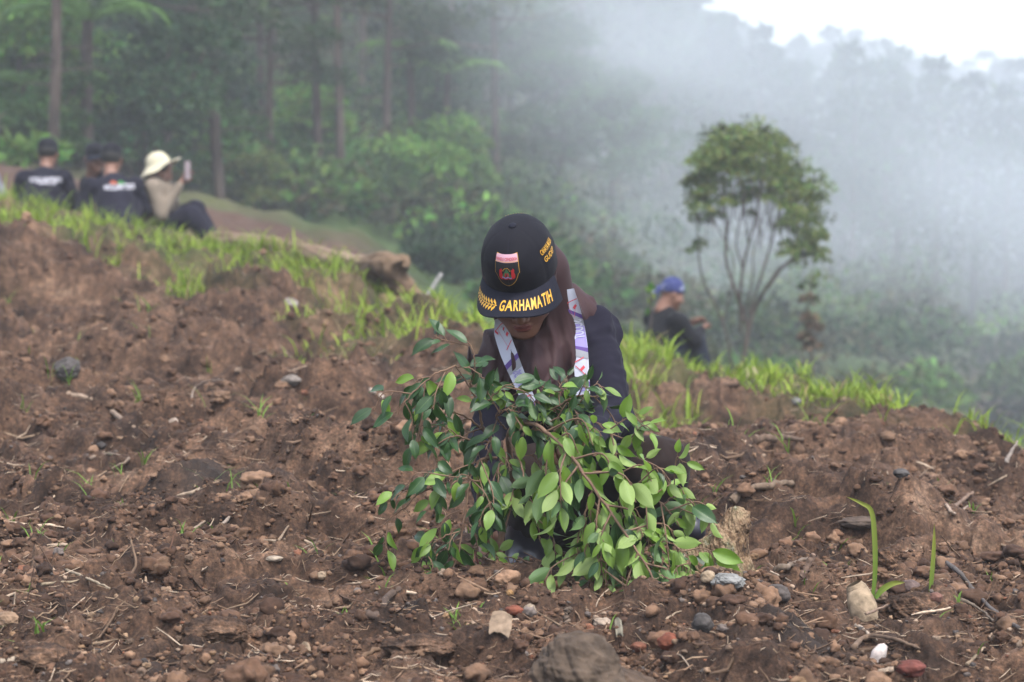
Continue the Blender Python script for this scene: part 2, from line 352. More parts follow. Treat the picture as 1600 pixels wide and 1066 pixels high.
def cover(x, y):                                # how much grass grows here
    px = 800 + FP * x / np.maximum(y, 4); yc = np.interp(px, _pc, _yc); q = y / yc
    base = np.interp(px, [-400, 0, 250, 450, 600, 730, 800, 1000, 1120, 1250, 1600, 2000], [0.8, 0.9, 1.0, 0.85, 0.5, 0.85, 0.9, 1.0, 0.95, 1.0, 1.0, 0.95])
    lo = np.interp(px, [0, 250, 450, 600, 750, 1000, 1300, 1600], [0.80, 0.74, 0.66, 0.62, 0.68, 0.66, 0.76, 0.82])
    n = pn2(x * 1.3, y * 0.9, 40) + 0.5 * pn2(x * 4, y * 3, 41)
    return np.clip(base * sm(lo, lo + 0.2, q + 0.09 * n) + 0.25 * (n - 0.3) * sm(lo - 0.25, lo, q), 0, 1) * sm(1.16, 1.02, q)
if True:
    ND = 1150; uu = np.concatenate([np.linspace(-0.40, -0.225, 90)[:-1], np.linspace(-0.225, 0.225, ND), np.linspace(0.225, 0.40, 90)[1:]])
    yy = [-3.0]
    while yy[-1] < 24.0:
        y_ = yy[-1]; yy.append(y_ + (0.12 if y_ < 3.6 else 0.02 if y_ < 4.45 else y_ * 0.00135))
    yy = np.array(yy); U, Y = np.meshgrid(uu, yy, indexing='ij'); X = U * np.maximum(Y, 4.0)
    Z = ground_z(X.ravel(), Y.ravel()); a_ = len(uu); b_ = len(yy)
    V = np.stack([X.ravel(), Y.ravel(), Z], -1)
    i = np.arange(a_ - 1)[:, None] * b_; j = np.arange(b_ - 1)[None, :]
    F = np.stack([i + j, i + b_ + j, i + b_ + j + 1, i + j + 1], -1).reshape(-1, 4)
    c = np.zeros((len(V), 3)); c[:, 0] = cover(V[:, 0], V[:, 1]) * 0.55
    wet = np.exp(-((V[:, 0] - 0.60) ** 2 / 0.012 + (V[:, 1] - 5.0) ** 2 / 0.03)) + np.exp(-((V[:, 0] + 0.60) ** 2 / 0.02 + (V[:, 1] - 4.85) ** 2 / 0.008)) + np.exp(-((V[:, 0] + 0.82) ** 2 / 0.02 + (V[:, 1] - 6.9) ** 2 / 0.02))
    c[:, 1] = np.clip(wet * 0.9 + 0.25 * pn2(V[:, 0] * 12, V[:, 1] * 12, 44) * (wet > 0.1), 0, 1) * 0.85
    ground = tag(mk('ground', G().add(V, F, 0, c), m_soil), kind='structure')
    del U, Y, X, Z, V, F, c
def gz(x, y, fine=True): return float(ground_z(np.array([x]), np.array([y]), fine)[0])
def ondirt(px, py, lo=4.2, hi=24.0):
    """where the ray through a photo pixel meets the ground (first hit from the camera)"""
    ds = np.exp(np.linspace(math.log(lo), math.log(hi), 900)); q = CAM + ds[:, None] * (AXF + (px - 800) / FP * AXR + (533 - py) / FP * AXU)
    h = q[:, 2] - ground_z(q[:, 0], q[:, 1]); k = np.argmax(h < 0)
    if not (h < 0).any(): k = len(ds) - 1
    return q[k]

m_hill = mat('forest_floor', (0.05, 0.06, 0.02), 0.95, 0.1)
N, L, b = nodes(m_hill); tc = N.new('ShaderNodeTexCoord')
g1 = ramp(nz(0.5).outputs[0], [(0.35, (0.020, 0.034, 0.010)), (0.55, (0.040, 0.065, 0.019)), (0.7, (0.07, 0.10, 0.028))])
g2 = ramp(nz(2.6, 9, 0.75).outputs[0], [(0.35, (0.042, 0.024, 0.018)), (0.65, (0.085, 0.052, 0.038))])
at = N.new('ShaderNodeAttribute'); at.attribute_name = 'tint'; sp = N.new('ShaderNodeSeparateColor'); L.new(at.outputs['Color'], sp.inputs[0])
L.new(mixc(sp.outputs[0], g1.outputs[0], g2.outputs[0]), b.inputs['Base Color'])
uu = np.linspace(-0.62, 0.62, 620); yy = np.exp(np.linspace(math.log(23.8), math.log(330), 560))
U, Y = np.meshgrid(uu, yy, indexing='ij'); X = U * Y; Z = ground_z(X.ravel(), Y.ravel(), False) - 0.012; _x, _y = X.ravel(), Y.ravel()
Z = Z + sm(24, 27, _y) * sm(60, 40, _y) * (0.12 * pn2(_x * 1.1, _y * 0.8, 18) + 0.07 * pn2(_x * 3.1, _y * 2.2, 19) - 0.05)
V = np.stack([X.ravel(), Y.ravel(), Z], -1); i = np.arange(619)[:, None] * 560; j = np.arange(559)[None, :]
F = np.stack([i + j, i + 560 + j, i + 561 + j, i + j + 1], -1).reshape(-1, 4)
pxv = 800 + FP * V[:, 0] / V[:, 1]; c = np.zeros((len(V), 3))
bare = sm(700, 560, pxv + 60 * pn2(V[:, 0] * 0.8, V[:, 1] * 0.5, 50)) * sm(38, 30, V[:, 1] - 3 * pn2(V[:, 0] * 0.5, V[:, 1] * 0.3, 51))
bare2 = sm(0.1, 0.4, pn2(V[:, 0] * 0.35, V[:, 1] * 0.12, 52)) * 0.5
bare3 = sm(1350, 1600, pxv) * sm(80, 55, V[:, 1])
c[:, 0] = np.clip(np.maximum(np.maximum(bare, bare2), bare3), 0, 1)
tag(mk('hills', G().add(V, F, 0, c), m_hill), kind='structure')
# outer land so the place goes on beside and behind the plot
g = G(); s_ = 14
grid(g, lambda u, v: np.stack([(u - 0.5) * 260, -60 + v * 57.2, 0 * u - 0.06 - 0.3 * np.abs(u - 0.5)], -1), 40, 12, 0, (0.5, 0.1, 0))
tag(mk('terrain', g, m_soil), kind='structure')

# ------------------------------------------------------------------ air: even haze, and a drifting bank of mist in the valley
def vol_mat(name, col, dens, an=0.0):
    m = bpy.data.materials.new(name); m.use_nodes = True; N = m.node_tree.nodes; N.remove(N['Principled BSDF'])
    v = N.new('ShaderNodeVolumePrincipled'); v.inputs['Color'].default_value = (*col, 1); v.inputs['Density'].default_value = dens; v.inputs['Anisotropy'].default_value = an
    m.node_tree.links.new(v.outputs[0], N['Material Output'].inputs['Volume']); return m, v
def boxmesh(lo, hi):
    x0, y0, z0 = lo; x1, y1, z1 = hi
    V = [(x0, y0, z0), (x1, y0, z0), (x1, y1, z0), (x0, y1, z0), (x0, y0, z1), (x1, y0, z1), (x1, y1, z1), (x0, y1, z1)]
    return G().add(V, [(0, 3, 2, 1), (4, 5, 6, 7), (0, 1, 5, 4), (1, 2, 6, 5), (2, 3, 7, 6), (3, 0, 4, 7)])
m_haze, _ = vol_mat('haze_air', (0.90, 0.94, 1.0), 0.0019)
HAZE = tag(mk('haze', boxmesh((-220, -64, -12), (220, 336, 90)), m_haze, smooth=False), kind='stuff')
m_mist, v = vol_mat('mist_air', (0.80, 0.86, 0.93), 0.0)
N = m_mist.node_tree.nodes; L = m_mist.node_tree.links
tc = N.new('ShaderNodeTexCoord'); mp = N.new('ShaderNodeMapping'); mp.inputs['Scale'].default_value = (0.09, 0.03, 0.16); mp.inputs['Rotation'].default_value = (0, 0.5, 0)
L.new(tc.outputs['Object'], mp.inputs[0]); n = N.new('ShaderNodeTexNoise'); n.inputs['Scale'].default_value = 1.0; n.inputs['Detail'].default_value = 2.5; n.inputs['Roughness'].default_value = 0.5; n.inputs['Distortion'].default_value = 0.4
L.new(mp.outputs[0], n.inputs['Vector'])
sx = N.new('ShaderNodeSeparateXYZ'); L.new(tc.outputs['Object'], sx.inputs[0])
def mrange(src, a, b_, c_, d_):
    m = N.new('ShaderNodeMapRange'); m.interpolation_type = 'SMOOTHSTEP'; L.new(src, m.inputs[0])
    for k, q in zip((1, 2, 3, 4), (a, b_, c_, d_)): m.inputs[k].default_value = q
    return m.outputs[0]
def mul(a, b_):
    m = N.new('ShaderNodeMath'); m.operation = 'MULTIPLY'; L.new(a, m.inputs[0])
    if isinstance(b_, float): m.inputs[1].default_value = b_
    else: L.new(b_, m.inputs[1])
    return m.outputs[0]
dn = mrange(n.outputs[0], 0.36, 0.66, 0.15, 1.0)
ma = N.new('ShaderNodeMath'); ma.operation = 'MULTIPLY_ADD'; L.new(sx.outputs[2], ma.inputs[0]); ma.inputs[1].default_value = 0.55; L.new(sx.outputs[0], ma.inputs[2])
dn = mul(dn, mrange(ma.outputs[0], -0.2, 5.8, 0.0, 1.0)); dn = mul(dn, mrange(sx.outputs[2], -3.0, 1.4, 0.85, 1.0)); dn = mul(dn, mrange(sx.outputs[2], 10.8, 3.2, 0.0, 1.0))
dn = mul(dn, mrange(sx.outputs[1], 22.0, 62.0, 0.0, 1.0)); dn = mul(dn, 0.029); L.new(dn, v.inputs['Density'])
MIST = tag(mk('mist', boxmesh((-5, 22, -5.5), (44, 130, 10.9)), m_mist, smooth=False), kind='stuff')

# ------------------------------------------------------------------ plants: leaf clouds
def quads(pos, d1, d2, L_, W_):                 # pointed leaf quads: pos (n,3), axis d1, side d2
    n = len(pos); L_ = np.broadcast_to(L_, (n,))[:, None]; W_ = np.broadcast_to(W_, (n,))[:, None]
    v = np.stack([pos, pos + d1 * L_ * 0.45 + d2 * W_ * 0.5, pos + d1 * L_, pos + d1 * L_ * 0.45 - d2 * W_ * 0.5], 1).reshape(-1, 3)
    f = np.arange(n * 4).reshape(-1, 4); return v, f
def rdir(n, r=None):
    v = (r or rng).normal(size=(n, 3)); return v / np.linalg.norm(v, axis=1)[:, None]
def perp(d, r=None):
    v = np.cross(d, rdir(len(d), r)); return v / np.maximum(1e-6, np.linalg.norm(v, axis=1))[:, None]
def leafcloud(g, cs, rs, n, L_, W_, col, var=0.25, flat=0.0, m=0, droop=0.0, tone=None):
    """leaves on the shells of clumps; each clump has its own shade of green"""
    k = rng.integers(0, len(cs), n); cs = np.asarray(cs); rs = np.asarray(rs)
    d = rdir(n); d[:, 2] = np.abs(d[:, 2]) * 0.85 + d[:, 2] * 0.15
    rad = (0.55 + 0.5 * rng.random(n) ** 0.6)[:, None]
    pos = cs[k] + d * rad * (rs[k] if rs.ndim == 2 else rs[k][:, None])
    d1 = rdir(n) * 0.9 + d * 0.7; d1[:, 2] -= droop; d1 /= np.linalg.norm(d1, axis=1)[:, None]
    d2 = perp(d1)
    if flat: d2[:, 2] *= (1 - flat); d2 /= np.linalg.norm(d2, axis=1)[:, None]
    v, f = quads(pos, d1, d2, L_ * (0.6 + 0.8 * rng.random(n)), W_ * (0.6 + 0.8 * rng.random(n)))
    kt = 1 + var * rng.normal(size=len(cs))
    c = np.asarray(col)[None, :] * (kt[k] * (1 + 0.22 * rng.normal(size=n)))[:, None]
    c = c * (1 + 0.15 * rng.normal(size=(n, 1)) * A(1.3, 0, 0.3)); g.add(v, f, m, np.repeat(np.clip(c, 0.004, 1), 4, axis=0))
m_leaf_bg = tint_mat('foliage', 0.75, 0.25, 0.15)
m_bark = noise_col(mat('bark', (0.1, 0.07, 0.05), 0.95), [(0.022, 0.016, 0.013), (0.060, 0.044, 0.035), (0.115, 0.09, 0.072)], 6, bump=0.8, bscale=30, bdist=0.03, stretch=(1, 1, 0.25))
GREEN_D, GREEN_M, GREEN_B, OLIVE = (0.016, 0.038, 0.013), (0.038, 0.085, 0.019), (0.085, 0.17, 0.030), (0.060, 0.085, 0.028)

def pine_mesh(h, r0, crown0, n, col, seed, lean=0.0, spread=2.4):
    global rng
    keep = rng; rng = np.random.default_rng(seed)
    t = G(); k = np.linspace(0, 1, 16)
    px_ = lean * h * k + 0.16 * np.sin(k * 7 + seed) * np.minimum(1, k * 3) + 0.05 * np.sin(k * 19 + seed); py_ = 0.1 * np.cos(k * 4 + seed) * k
    ax = np.stack([px_, py_, k * h - 0.4], -1); tube(t, ax, r0 * (1 - 0.8 * k) + 0.01, 9)
    at = lambda z: A(np.interp(z, ax[:, 2], ax[:, 0]), np.interp(z, ax[:, 2], ax[:, 1]), z)
    cs, rs = [], []
    for q in range(26):
        z = crown0 + (h * 0.96 - crown0) * (q + rng.random()) / 26; f = (z - crown0) / (h - crown0)
        L_ = spread * (1 - f) ** 0.7 * (0.6 + 0.6 * rng.random()) + 0.3; a = rng.random() * 6.28
        e = at(z) + A(math.cos(a) * L_, math.sin(a) * L_, L_ * 0.25)
        mid = at(z) * 0.5 + e * 0.5 + A(0, 0, -0.08 * L_); tube(t, spline([at(z), mid, e], 6), np.linspace(0.035, 0.01, 6), 4, cap=False)
        for w_ in (0.5, 0.75, 1.0):
            cs.append(at(z) * (1 - w_) + e * w_ + rng.normal(size=3) * 0.15); s_ = 0.28 + 0.3 * rng.random(); rs.append((s_ * 1.25, s_ * 1.25, s_ * 0.7))
    for q in range(9):                          # dead snags below the crown
        z = crown0 * (0.35 + 0.65 * rng.random()); a = rng.random() * 6.28; L_ = 0.25 + 0.5 * rng.random()
        tube(t, spline([at(z), at(z) + A(math.cos(a), math.sin(a), 0.1) * L_, at(z) + A(math.cos(a) * 1.5, math.sin(a) * 1.5, -0.1) * L_], 5), np.linspace(0.02, 0.006, 5), 3, cap=False)
    c = G(); leafcloud(c, cs, rs, n, 0.26, 0.05, col, 0.22, droop=0.1); rng = keep
    return t, c
def bush_mesh(r, h, n, col, seed, leaf=0.13, nc=16, stem=True):
    global rng
    keep = rng; rng = np.random.default_rng(seed); cs, rs = [], []
    for q in range(nc):
        a = rng.random() * 6.28; k = rng.random() ** 0.5 * r * 0.75; z = h * (0.2 + 0.65 * rng.random())
        s_ = r * (0.26 + 0.24 * rng.random()); cs.append((math.cos(a) * k, math.sin(a) * k, z)); rs.append((s_, s_, s_ * 0.75))
    c = G(); leafcloud(c, cs, rs, n, leaf, leaf * 0.5, col, 0.25, droop=0.3)
    t = G()
    for q in range(7):
        a = cs[q]; tube(t, spline([(0.05 * math.cos(q), 0.05 * math.sin(q), -0.2), (a[0] * 0.4, a[1] * 0.4, a[2] * 0.5), a], 6), np.linspace(0.035, 0.01, 6) * r, 5, cap=False)
    rng = keep; return t, c
def fern_mesh(h, n, L_, col, seed):
    global rng
    keep = rng; rng = np.random.default_rng(seed)
    t = G(); tube(t, spline([(0, 0, -0.4), (0.05, 0.02, h * 0.5), (0, 0, h)], 8), np.linspace(0.11, 0.08, 8), 8, rough=0.1)
    c = G()
    for q in range(n):
        a = 6.283 * q / n + 0.25 * rng.normal(); l = L_ * (0.85 + 0.3 * rng.random()); u = A(math.cos(a), math.sin(a), 0)
        up = 0.55 + 0.25 * rng.random(); rib = spline([A(0, 0, h), u * l * 0.4 + A(0, 0, h + l * 0.3 * up), u * l * 0.8 + A(0, 0, h + l * 0.25 * up), u * l * 1.02 + A(0, 0, h - l * 0.08)], 26)
        tube(c, rib, np.linspace(0.018, 0.004, 26), 3, 0, np.array(col) * 0.8, cap=False)
        side = A(-u[1], u[0], 0); k = np.repeat(np.arange(2, 26), 2); sg = np.tile([1, -1], 24)
        t_ = k / 25.0; ll = l * 0.24 * np.sin(np.clip(t_ * 1.02, 0, 1) * 3.14159 * 0.93 + 0.2)
        d1 = side[None, :] * sg[:, None] + u[None, :] * 0.35 + A(0, 0, -0.25)[None, :]; d1 /= np.linalg.norm(d1, axis=1)[:, None]
        d2 = np.tile(u, (len(k), 1)); v, f = quads(rib[k], d1, d2, ll, 0.075 * l / 1.5)
        cc_ = np.asarray(col)[None, :] * (0.8 + 0.4 * rng.random(len(k)))[:, None]; c.add(v, f, 0, np.repeat(cc_, 4, axis=0))
    rng = keep; return t, c
_plant = {}
def plant(key, builder, name, label, cat, x, y, rot=0, s=1.0, group=None, sink=0.0, z=None, trunkname='trunk', crownname='crown'):
    """first call builds the thing, the next ones copy it with its parts"""
    zz = (gz(x, y, False) if z is None else z) - sink
    if key not in _plant:
        t, c = builder(); r = thing(name, label, cat, (0, 0, 0), group)
        a = mk(trunkname, t, m_bark, root=r); b_ = mk(crownname, c, m_leaf_bg, root=r, smooth=False); _plant[key] = r
    else:
        src = _plant[key]; r = src.copy(); COL.objects.link(r)
        for ch in src.children: q = ch.copy(); COL.objects.link(q); q.parent = r
        tag(r, label, cat, group)
        if group is None and 'group' in r: del r['group']
    r.location = (x, y, zz); r.rotation_euler = (0, 0, rot); r.scale = (s, s, s); return r
def xat(px, y): return (px - 800) / FP * y

PINES = 'pine trees in the forest at the edge of the clearing'
pa = lambda: pine_mesh(15, 0.085, 3.4, 9000, OLIVE, 11)
pb = lambda: pine_mesh(13, 0.10, 2.6, 9000, (0.035, 0.060, 0.024), 12, 0.02)
pcx = lambda: pine_mesh(17, 0.095, 4.0, 8000, (0.028, 0.050, 0.022), 13, -0.015)
for key, f_, px, y, s_, lab in [
    ('pa', pa, 90, 35.5, 0.9, 'straight reddish pine trunk rising behind the seated man in the first black cap'),
    ('pb', pb, 346, 43, 1.0, 'thick leaning pine trunk just right of the person in the cream hat'),
    ('pc', pcx, 303, 50, 0.9, 'slim grey pine trunk behind the raised phone'),
    ('pb', pb, 420, 46, 0.72, 'short thin pine trunk between the leaning pine and the dark pine pair'),
    ('pa', pa, 497, 47, 1.0, 'dark pine at the foot of the bare slope, left one of the close pair'),
    ('pc', pcx, 529, 52, 0.95, 'dark pine at the foot of the bare slope, right one of the close pair'),
    ('pb', pb, 600, 58, 1.0, 'hazy pine right of the close pair of dark trunks'),
    ('pa', pa, 775, 66, 1.25, 'tall hazy pine standing straight above the planter in the cap')]:
    plant(key, f_, 'pine_tree', lab, 'tree', xat(px, y), y, px * 0.7, s_, PINES)
pm = lambda: pine_mesh(6.2, 0.10, 1.9, 8500, (0.055, 0.105, 0.04), 17, 0.0, 1.9)
plant('pm', pm, 'pine_tree', 'hazy round headed pine above the planter, nearest to the drifting mist', 'tree', xat(872, 72), 72, 0.4, 1.0)
plant('pm2', lambda: pine_mesh(4.9, 0.09, 1.9, 7000, (0.055, 0.105, 0.04), 27, 0.03, 1.9), 'pine_tree', 'smaller hazy pine with a layered crown poking right into the mist', 'tree', xat(955, 72), 72, 1.4, 1.0)
k = 0
for q in range(44):                             # the rows behind
    y = 56 + 60 * rng.random(); px = -150 + 1050 * rng.random()
    if px > 650 + (y - 56) * 3: continue
    k += 1; plant(['pa', 'pb', 'pc'][q % 3], None, 'pine_tree', 'hazy pine trunk and crown among the crowded rows deep in the forest', 'tree', xat(px, y), y, rng.random() * 6, 0.8 + 0.45 * rng.random(), 'pines crowded deep in the forest')

SH = 'broadleaf shrubs under the pines'
b1 = lambda: bush_mesh(1.5, 2.6, 5200, GREEN_B, 31, 0.15)
b2 = lambda: bush_mesh(1.3, 2.0, 4600, GREEN_M, 32, 0.13)
b3 = lambda: bush_mesh(1.7, 3.2, 5200, (0.022, 0.048, 0.018), 33, 0.14)
b4 = lambda: bush_mesh(1.4, 2.2, 4600, (0.085, 0.115, 0.030), 34, 0.14)
for key, f_, px, y, s_, lab in [
    ('b3', b3, 235, 40, 1.0, 'dark dense shrub behind the man with the coloured logo on his back'),
    ('b1', b1, 180, 42, 1.0, 'bright green shrub above the heads of the men in black caps'),
    ('b4', b4, 140, 46, 1.1, 'yellowish olive shrub beside the reddish pine trunk'),
    ('b1', b1, 20, 43, 1.25, 'tall bright shrub at the left edge of the photo'),
    ('b2', b2, 45, 38, 0.8, 'small green shrub behind the leftmost seated man'),
    ('b3', b3, 290, 52, 1.3, 'dark shrub filling the gap above the cream hat'),
    ('b2', b2, 395, 47, 1.0, 'green shrub between the leaning pine and the short thin pine'),
    ('b1', b1, 460, 53, 0.9, 'light green shrub left of the close pair of dark trunks'),
    ('b4', b4, 405, 44, 0.62, 'small dry yellow green shrub against the leaning pine'),
    ('b1', b1, 640, 52, 0.85, 'light green shrub on the hazy slope above the fallen log'),
    ('b2', b2, 590, 50, 0.8, 'mid green shrub at the end of the bare slope'),
    ('b1', b1, 700, 60, 1.0, 'pale hazy shrub left of the planter head'),
    ('b3', b3, 665, 72, 1.6, 'big dark shrub in the hollow left of the tall hazy pine')]:
    plant(key, f_, 'shrub', lab, 'shrub', xat(px, y), y, px * 1.3, s_, SH, 0.25, trunkname='stem', crownname='foliage')
for key, px, y, h, L_, lab in [
    ('f1', 140, 38.5, 2.3, 1.3, 'tall tree fern spreading bright fronds beside the reddish pine'),
    ('f2', 55, 40, 1.2, 1.2, 'tree fern with drooping fronds left of the reddish pine'),
    ('f3', 250, 42, 1.3, 1.2, 'tree fern over the dark shrub behind the seated group'),
    ('f4', 700, 62, 3.2, 1.5, 'hazy tree fern on the slope above the planter'),
    ('f5', 640, 60, 3.4, 1.2, 'hazy tree fern beside the deep dark hollow')]:
    plant(key, (lambda h=h, L_=L_, px=px: fern_mesh(h, 13, L_, (0.10, 0.20, 0.045), px)), 'tree_fern', lab, 'tree fern', xat(px, y), y, px, 1.0, 'tree ferns in the forest', trunkname='trunk', crownname='fronds')

# undergrowth that reads as one mass, and the wood on the far hillside
g = G(); cs, rs, cl = [], [], []
for q in range(620):
    y = 34 + 90 * rng.random() ** 1.2; px = -250 + 2200 * rng.random()
    if px < 640 and y < 44 and rng.random() < 0.72: continue
    if px > 1250 and y < 44 : continue
    x = xat(px, y); s_ = (0.5 + 0.9 * rng.random()) * (0.45 if y < 42 else 1.0 if y < 60 else 1.5); cs.append((x, y, gz(x, y, False) + s_ * 0.35)); rs.append((s_, s_, s_ * 0.7))
cs = np.array(cs); rs = np.array(rs)
for q, c_ in enumerate((GREEN_D, GREEN_M, GREEN_B, (0.05, 0.085, 0.025), (0.055, 0.06, 0.028))):
    kk = np.arange(len(cs)) % 5 == q; leafcloud(g, cs[kk], rs[kk], 30000, 0.22, 0.11, c_, 0.3)
tag(mk('undergrowth', g, m_leaf_bg, smooth=False), kind='stuff')
g = G(); cs, rs = [], []
tr = G()
for q in range(640):
    y = 85 + 150 * rng.random(); px = 560 + 1300 * rng.random()
    x = xat(px, y); h = (7 + 6 * rng.random()); z = gz(x, y, False); h = min(h, 0.86 + (330 - np.interp(px, [900, 1090, 1150, 1230, 1300, 1400, 1470, 1600, 1900], [-400, -10, 45, 75, 50, 85, 105, 100, 100])) / FP * y * (0.75 + 0.25 * rng.random()) - z)
    if h < 2.5: continue
    tube(tr, [(x, y, z - 0.5), (x + 0.1, y, z + h * 0.95)], [0.16, 0.04], 5, 0, None, cap=False)
    for k in range(9):
        f_ = k / 8; s_ = (1.9 * (1 - f_) + 0.35) * (0.7 + 0.5 * rng.random()); a = rng.random() * 6.28
        cs.append((x + math.cos(a) * s_ * 0.4, y + math.sin(a) * s_ * 0.4, z + h * (0.25 + 0.75 * f_))); rs.append((s_, s_, s_ * 0.7))
cs = np.array(cs); rs = np.array(rs)
for q, c_ in enumerate((GREEN_D, (0.03, 0.062, 0.02), (0.04, 0.075, 0.028))):
    kk = (np.arange(len(cs)) // 9) % 3 == q; leafcloud(g, cs[kk], rs[kk], 160000, 0.40, 0.17, c_, 0.2)
o = tag(mk('far_forest', g, m_leaf_bg, smooth=False), kind='stuff'); tag(mk('far_trunks', tr, m_bark), kind='stuff').name = 'far_forest_stems'
sk = lambda: pine_mesh(12, 0.2, 2.0, 9000, (0.028, 0.055, 0.028), 41, 0, 2.3)
for px, y, s_, lab in [(1130, 170, 0.8, 'misty conifer top on the ridge nearest the forest'), (1190, 180, 0.85, 'misty conifer top, second from the forest along the ridge'), (1275, 185, 0.9, 'faint rounded conifer crown on the ridge above the lone tree'),
        (1330, 185, 1.0, 'faint tall conifer on the ridge right of the lone tree'), (1400, 170, 0.75, 'thin misty conifer in the dip of the ridge'), (1470, 150, 0.8, 'slender conifer tip in front of the pale sky'),
        (1500, 160, 0.85, 'narrow conifer left of the dark ridge conifer'), (1548, 118, 0.86, 'dark pointed conifer standing highest on the ridge, top right'), (1582, 122, 0.75, 'dark conifer right behind the highest one on the ridge'), (1520, 130, 0.6, 'low dark conifer at the foot of the highest one')]:
    plant('sk', sk, 'conifer_tree', lab, 'tree', xat(px, y), y, px, s_, 'conifers along the skyline ridge')

# the lone many-stemmed tree on the brow
global_lone = A(xat(1150, 27), 27, 0); global_lone[2] = gz(global_lone[0], 27)
r = thing('lone_tree', 'lone many-stemmed tree with a dome of small leaves on the brow of the slope', 'tree', global_lone)
D = 27.0; t = G(); c = G()
def B(pts, r0, r1, dd=0.0):
    r0, r1 = r0 * 0.62, r1 * 0.75
    p = [P(a, b_, D + dd * i) for i, (a, b_) in enumerate(pts)]; tube(t, spline(p, 22), np.linspace(r0, r1, 22), 7, rough=0.05)
base = (1152, 585)
p = [P(1152, 600, D)]
for pts, r0, r1, dd in [
    ([(1160, 600), (1164, 545), (1180, 480), (1215, 425), (1240, 400), (1262, 330), (1268, 290)], .048, .012, .08),
    ([(1146, 600), (1142, 555), (1128, 500), (1100, 440), (1092, 400), (1090, 330), (1092, 260)], .026, .008, -.06),
    ([(1156, 590), (1168, 520), (1155, 470), (1135, 410), (1135, 350), (1128, 270), (1140, 215)], .040, .012, .05),
    ([(1158, 520), (1156, 460), (1165, 400), (1182, 340), (1190, 280), (1200, 230)], .028, .009, -.08),
    ([(1170, 490), (1190, 430), (1205, 380), (1218, 320), (1225, 270), (1232, 235)], .026, .008, .1),
    ([(1156, 470), (1160, 420), (1150, 380), (1160, 320), (1150, 250)], .02, .007, -.1),
    ([(1200, 450), (1230, 410), (1255, 400), (1278, 380)], .02, .006, .1),
    ([(1160, 500), (1175, 440), (1178, 390), (1196, 330), (1212, 290)], .018, .006, .16),
    ([(1130, 500), (1142, 450), (1144, 400), (1110, 330), (1108, 250)], .016, .006, .1),
    ([(1240, 400), (1246, 350), (1240, 300), (1245, 260)], .016, .006, -.1)]: B(pts, r0, r1, dd)
for q in range(46):
    a = rng.random(); x0 = 1100 + 165 * a; y0 = 390 - 60 * rng.random(); B([(x0, y0), (x0 + rng.normal() * 8, y0 - 50), (x0 + rng.normal() * 16, y0 - 110 * (0.6 + rng.random() * 0.4))], .008, .003, 0.12 * rng.normal())
cs, rs = [], []
for q in range(210):
    x0 = 1080 + 204 * rng.random(); top = 205 + ((x0 - 1165) / 112) ** 2 * 78 + (18 if x0 < 1105 else 0); dep = (66 + 95 * (rng.random() < 0.42) * rng.random() + (60 if x0 > 1225 else 0)) * rng.random() ** 0.85
    s_ = (0.07 + 0.11 * rng.random()) * (1.0 if dep < 80 else 0.7); cs.append(P(x0, top + dep + rng.normal() * 5, D + (rng.random() - 0.5) * 1.5)); rs.append((s_ * 1.1, s_ * 1.1, s_))
for x0, y0 in [(1270, 350), (1276, 370), (1262, 385), (1282, 395), (1256, 400), (1240, 395), (1284, 410), (1266, 330), (1272, 310), (1250, 365), (1086, 290), (1088, 310), (1266, 470), (1262, 450), (1270, 500), (1232, 398)]:
    cs.append(P(x0, y0, D + rng.normal() * 0.2)); rs.append((0.09, 0.09, 0.06))
leafcloud(c, cs, rs, 15500, 0.052, 0.025, (0.10, 0.135, 0.040), 0.42)
mk('trunk', t, m_bark, root=r); mk('crown', c, m_leaf_bg, root=r, smooth=False)
# thin dead sapling right of it, and a spindly young plant left of the man
r = thing('dead_sapling', 'thin dead brown sapling stem with withered leaves right of the lone tree', 'tree', P(1268, 560, 25)); t = G(); c = G()
tube(t, spline([P(1270, 590, 25), P(1268, 540, 25), P(1262, 480, 25), P(1270, 420, 25.1)], 12), np.linspace(.014, .004, 12), 5)
leafcloud(c, [P(1264, 500, 25), P(1272, 515, 25), P(1262, 470, 25), P(1268, 545, 25), P(1258, 530, 25)], [.05, .06, .05, .08, .06], 420, 0.07, 0.03, (0.12, 0.09, 0.06), 0.2)
mk('stem', t, m_bark, root=r); mk('foliage', c, m_leaf_bg, root=r, smooth=False)
r = thing('young_plant', 'spindly young plant with yellow green leaves behind the man in the blue bandana', 'plant', P(1012, 545, 17.5)); t = G(); c = G()
tube(t, spline([P(1010, 560, 17.5), P(1018, 500, 17.5), P(1016, 455, 17.5)], 8), np.linspace(.008, .003, 8), 5)
leafcloud(c, [P(1008, 460, 17.5), P(1020, 457, 17.5), P(1016, 482, 17.5)], [.03, .03, .03], 15, 0.06, 0.035, (0.09, 0.17, 0.03), 0.1)
mk('stem', t, m_bark, root=r); mk('foliage', c, m_leaf_bg, root=r, smooth=False)

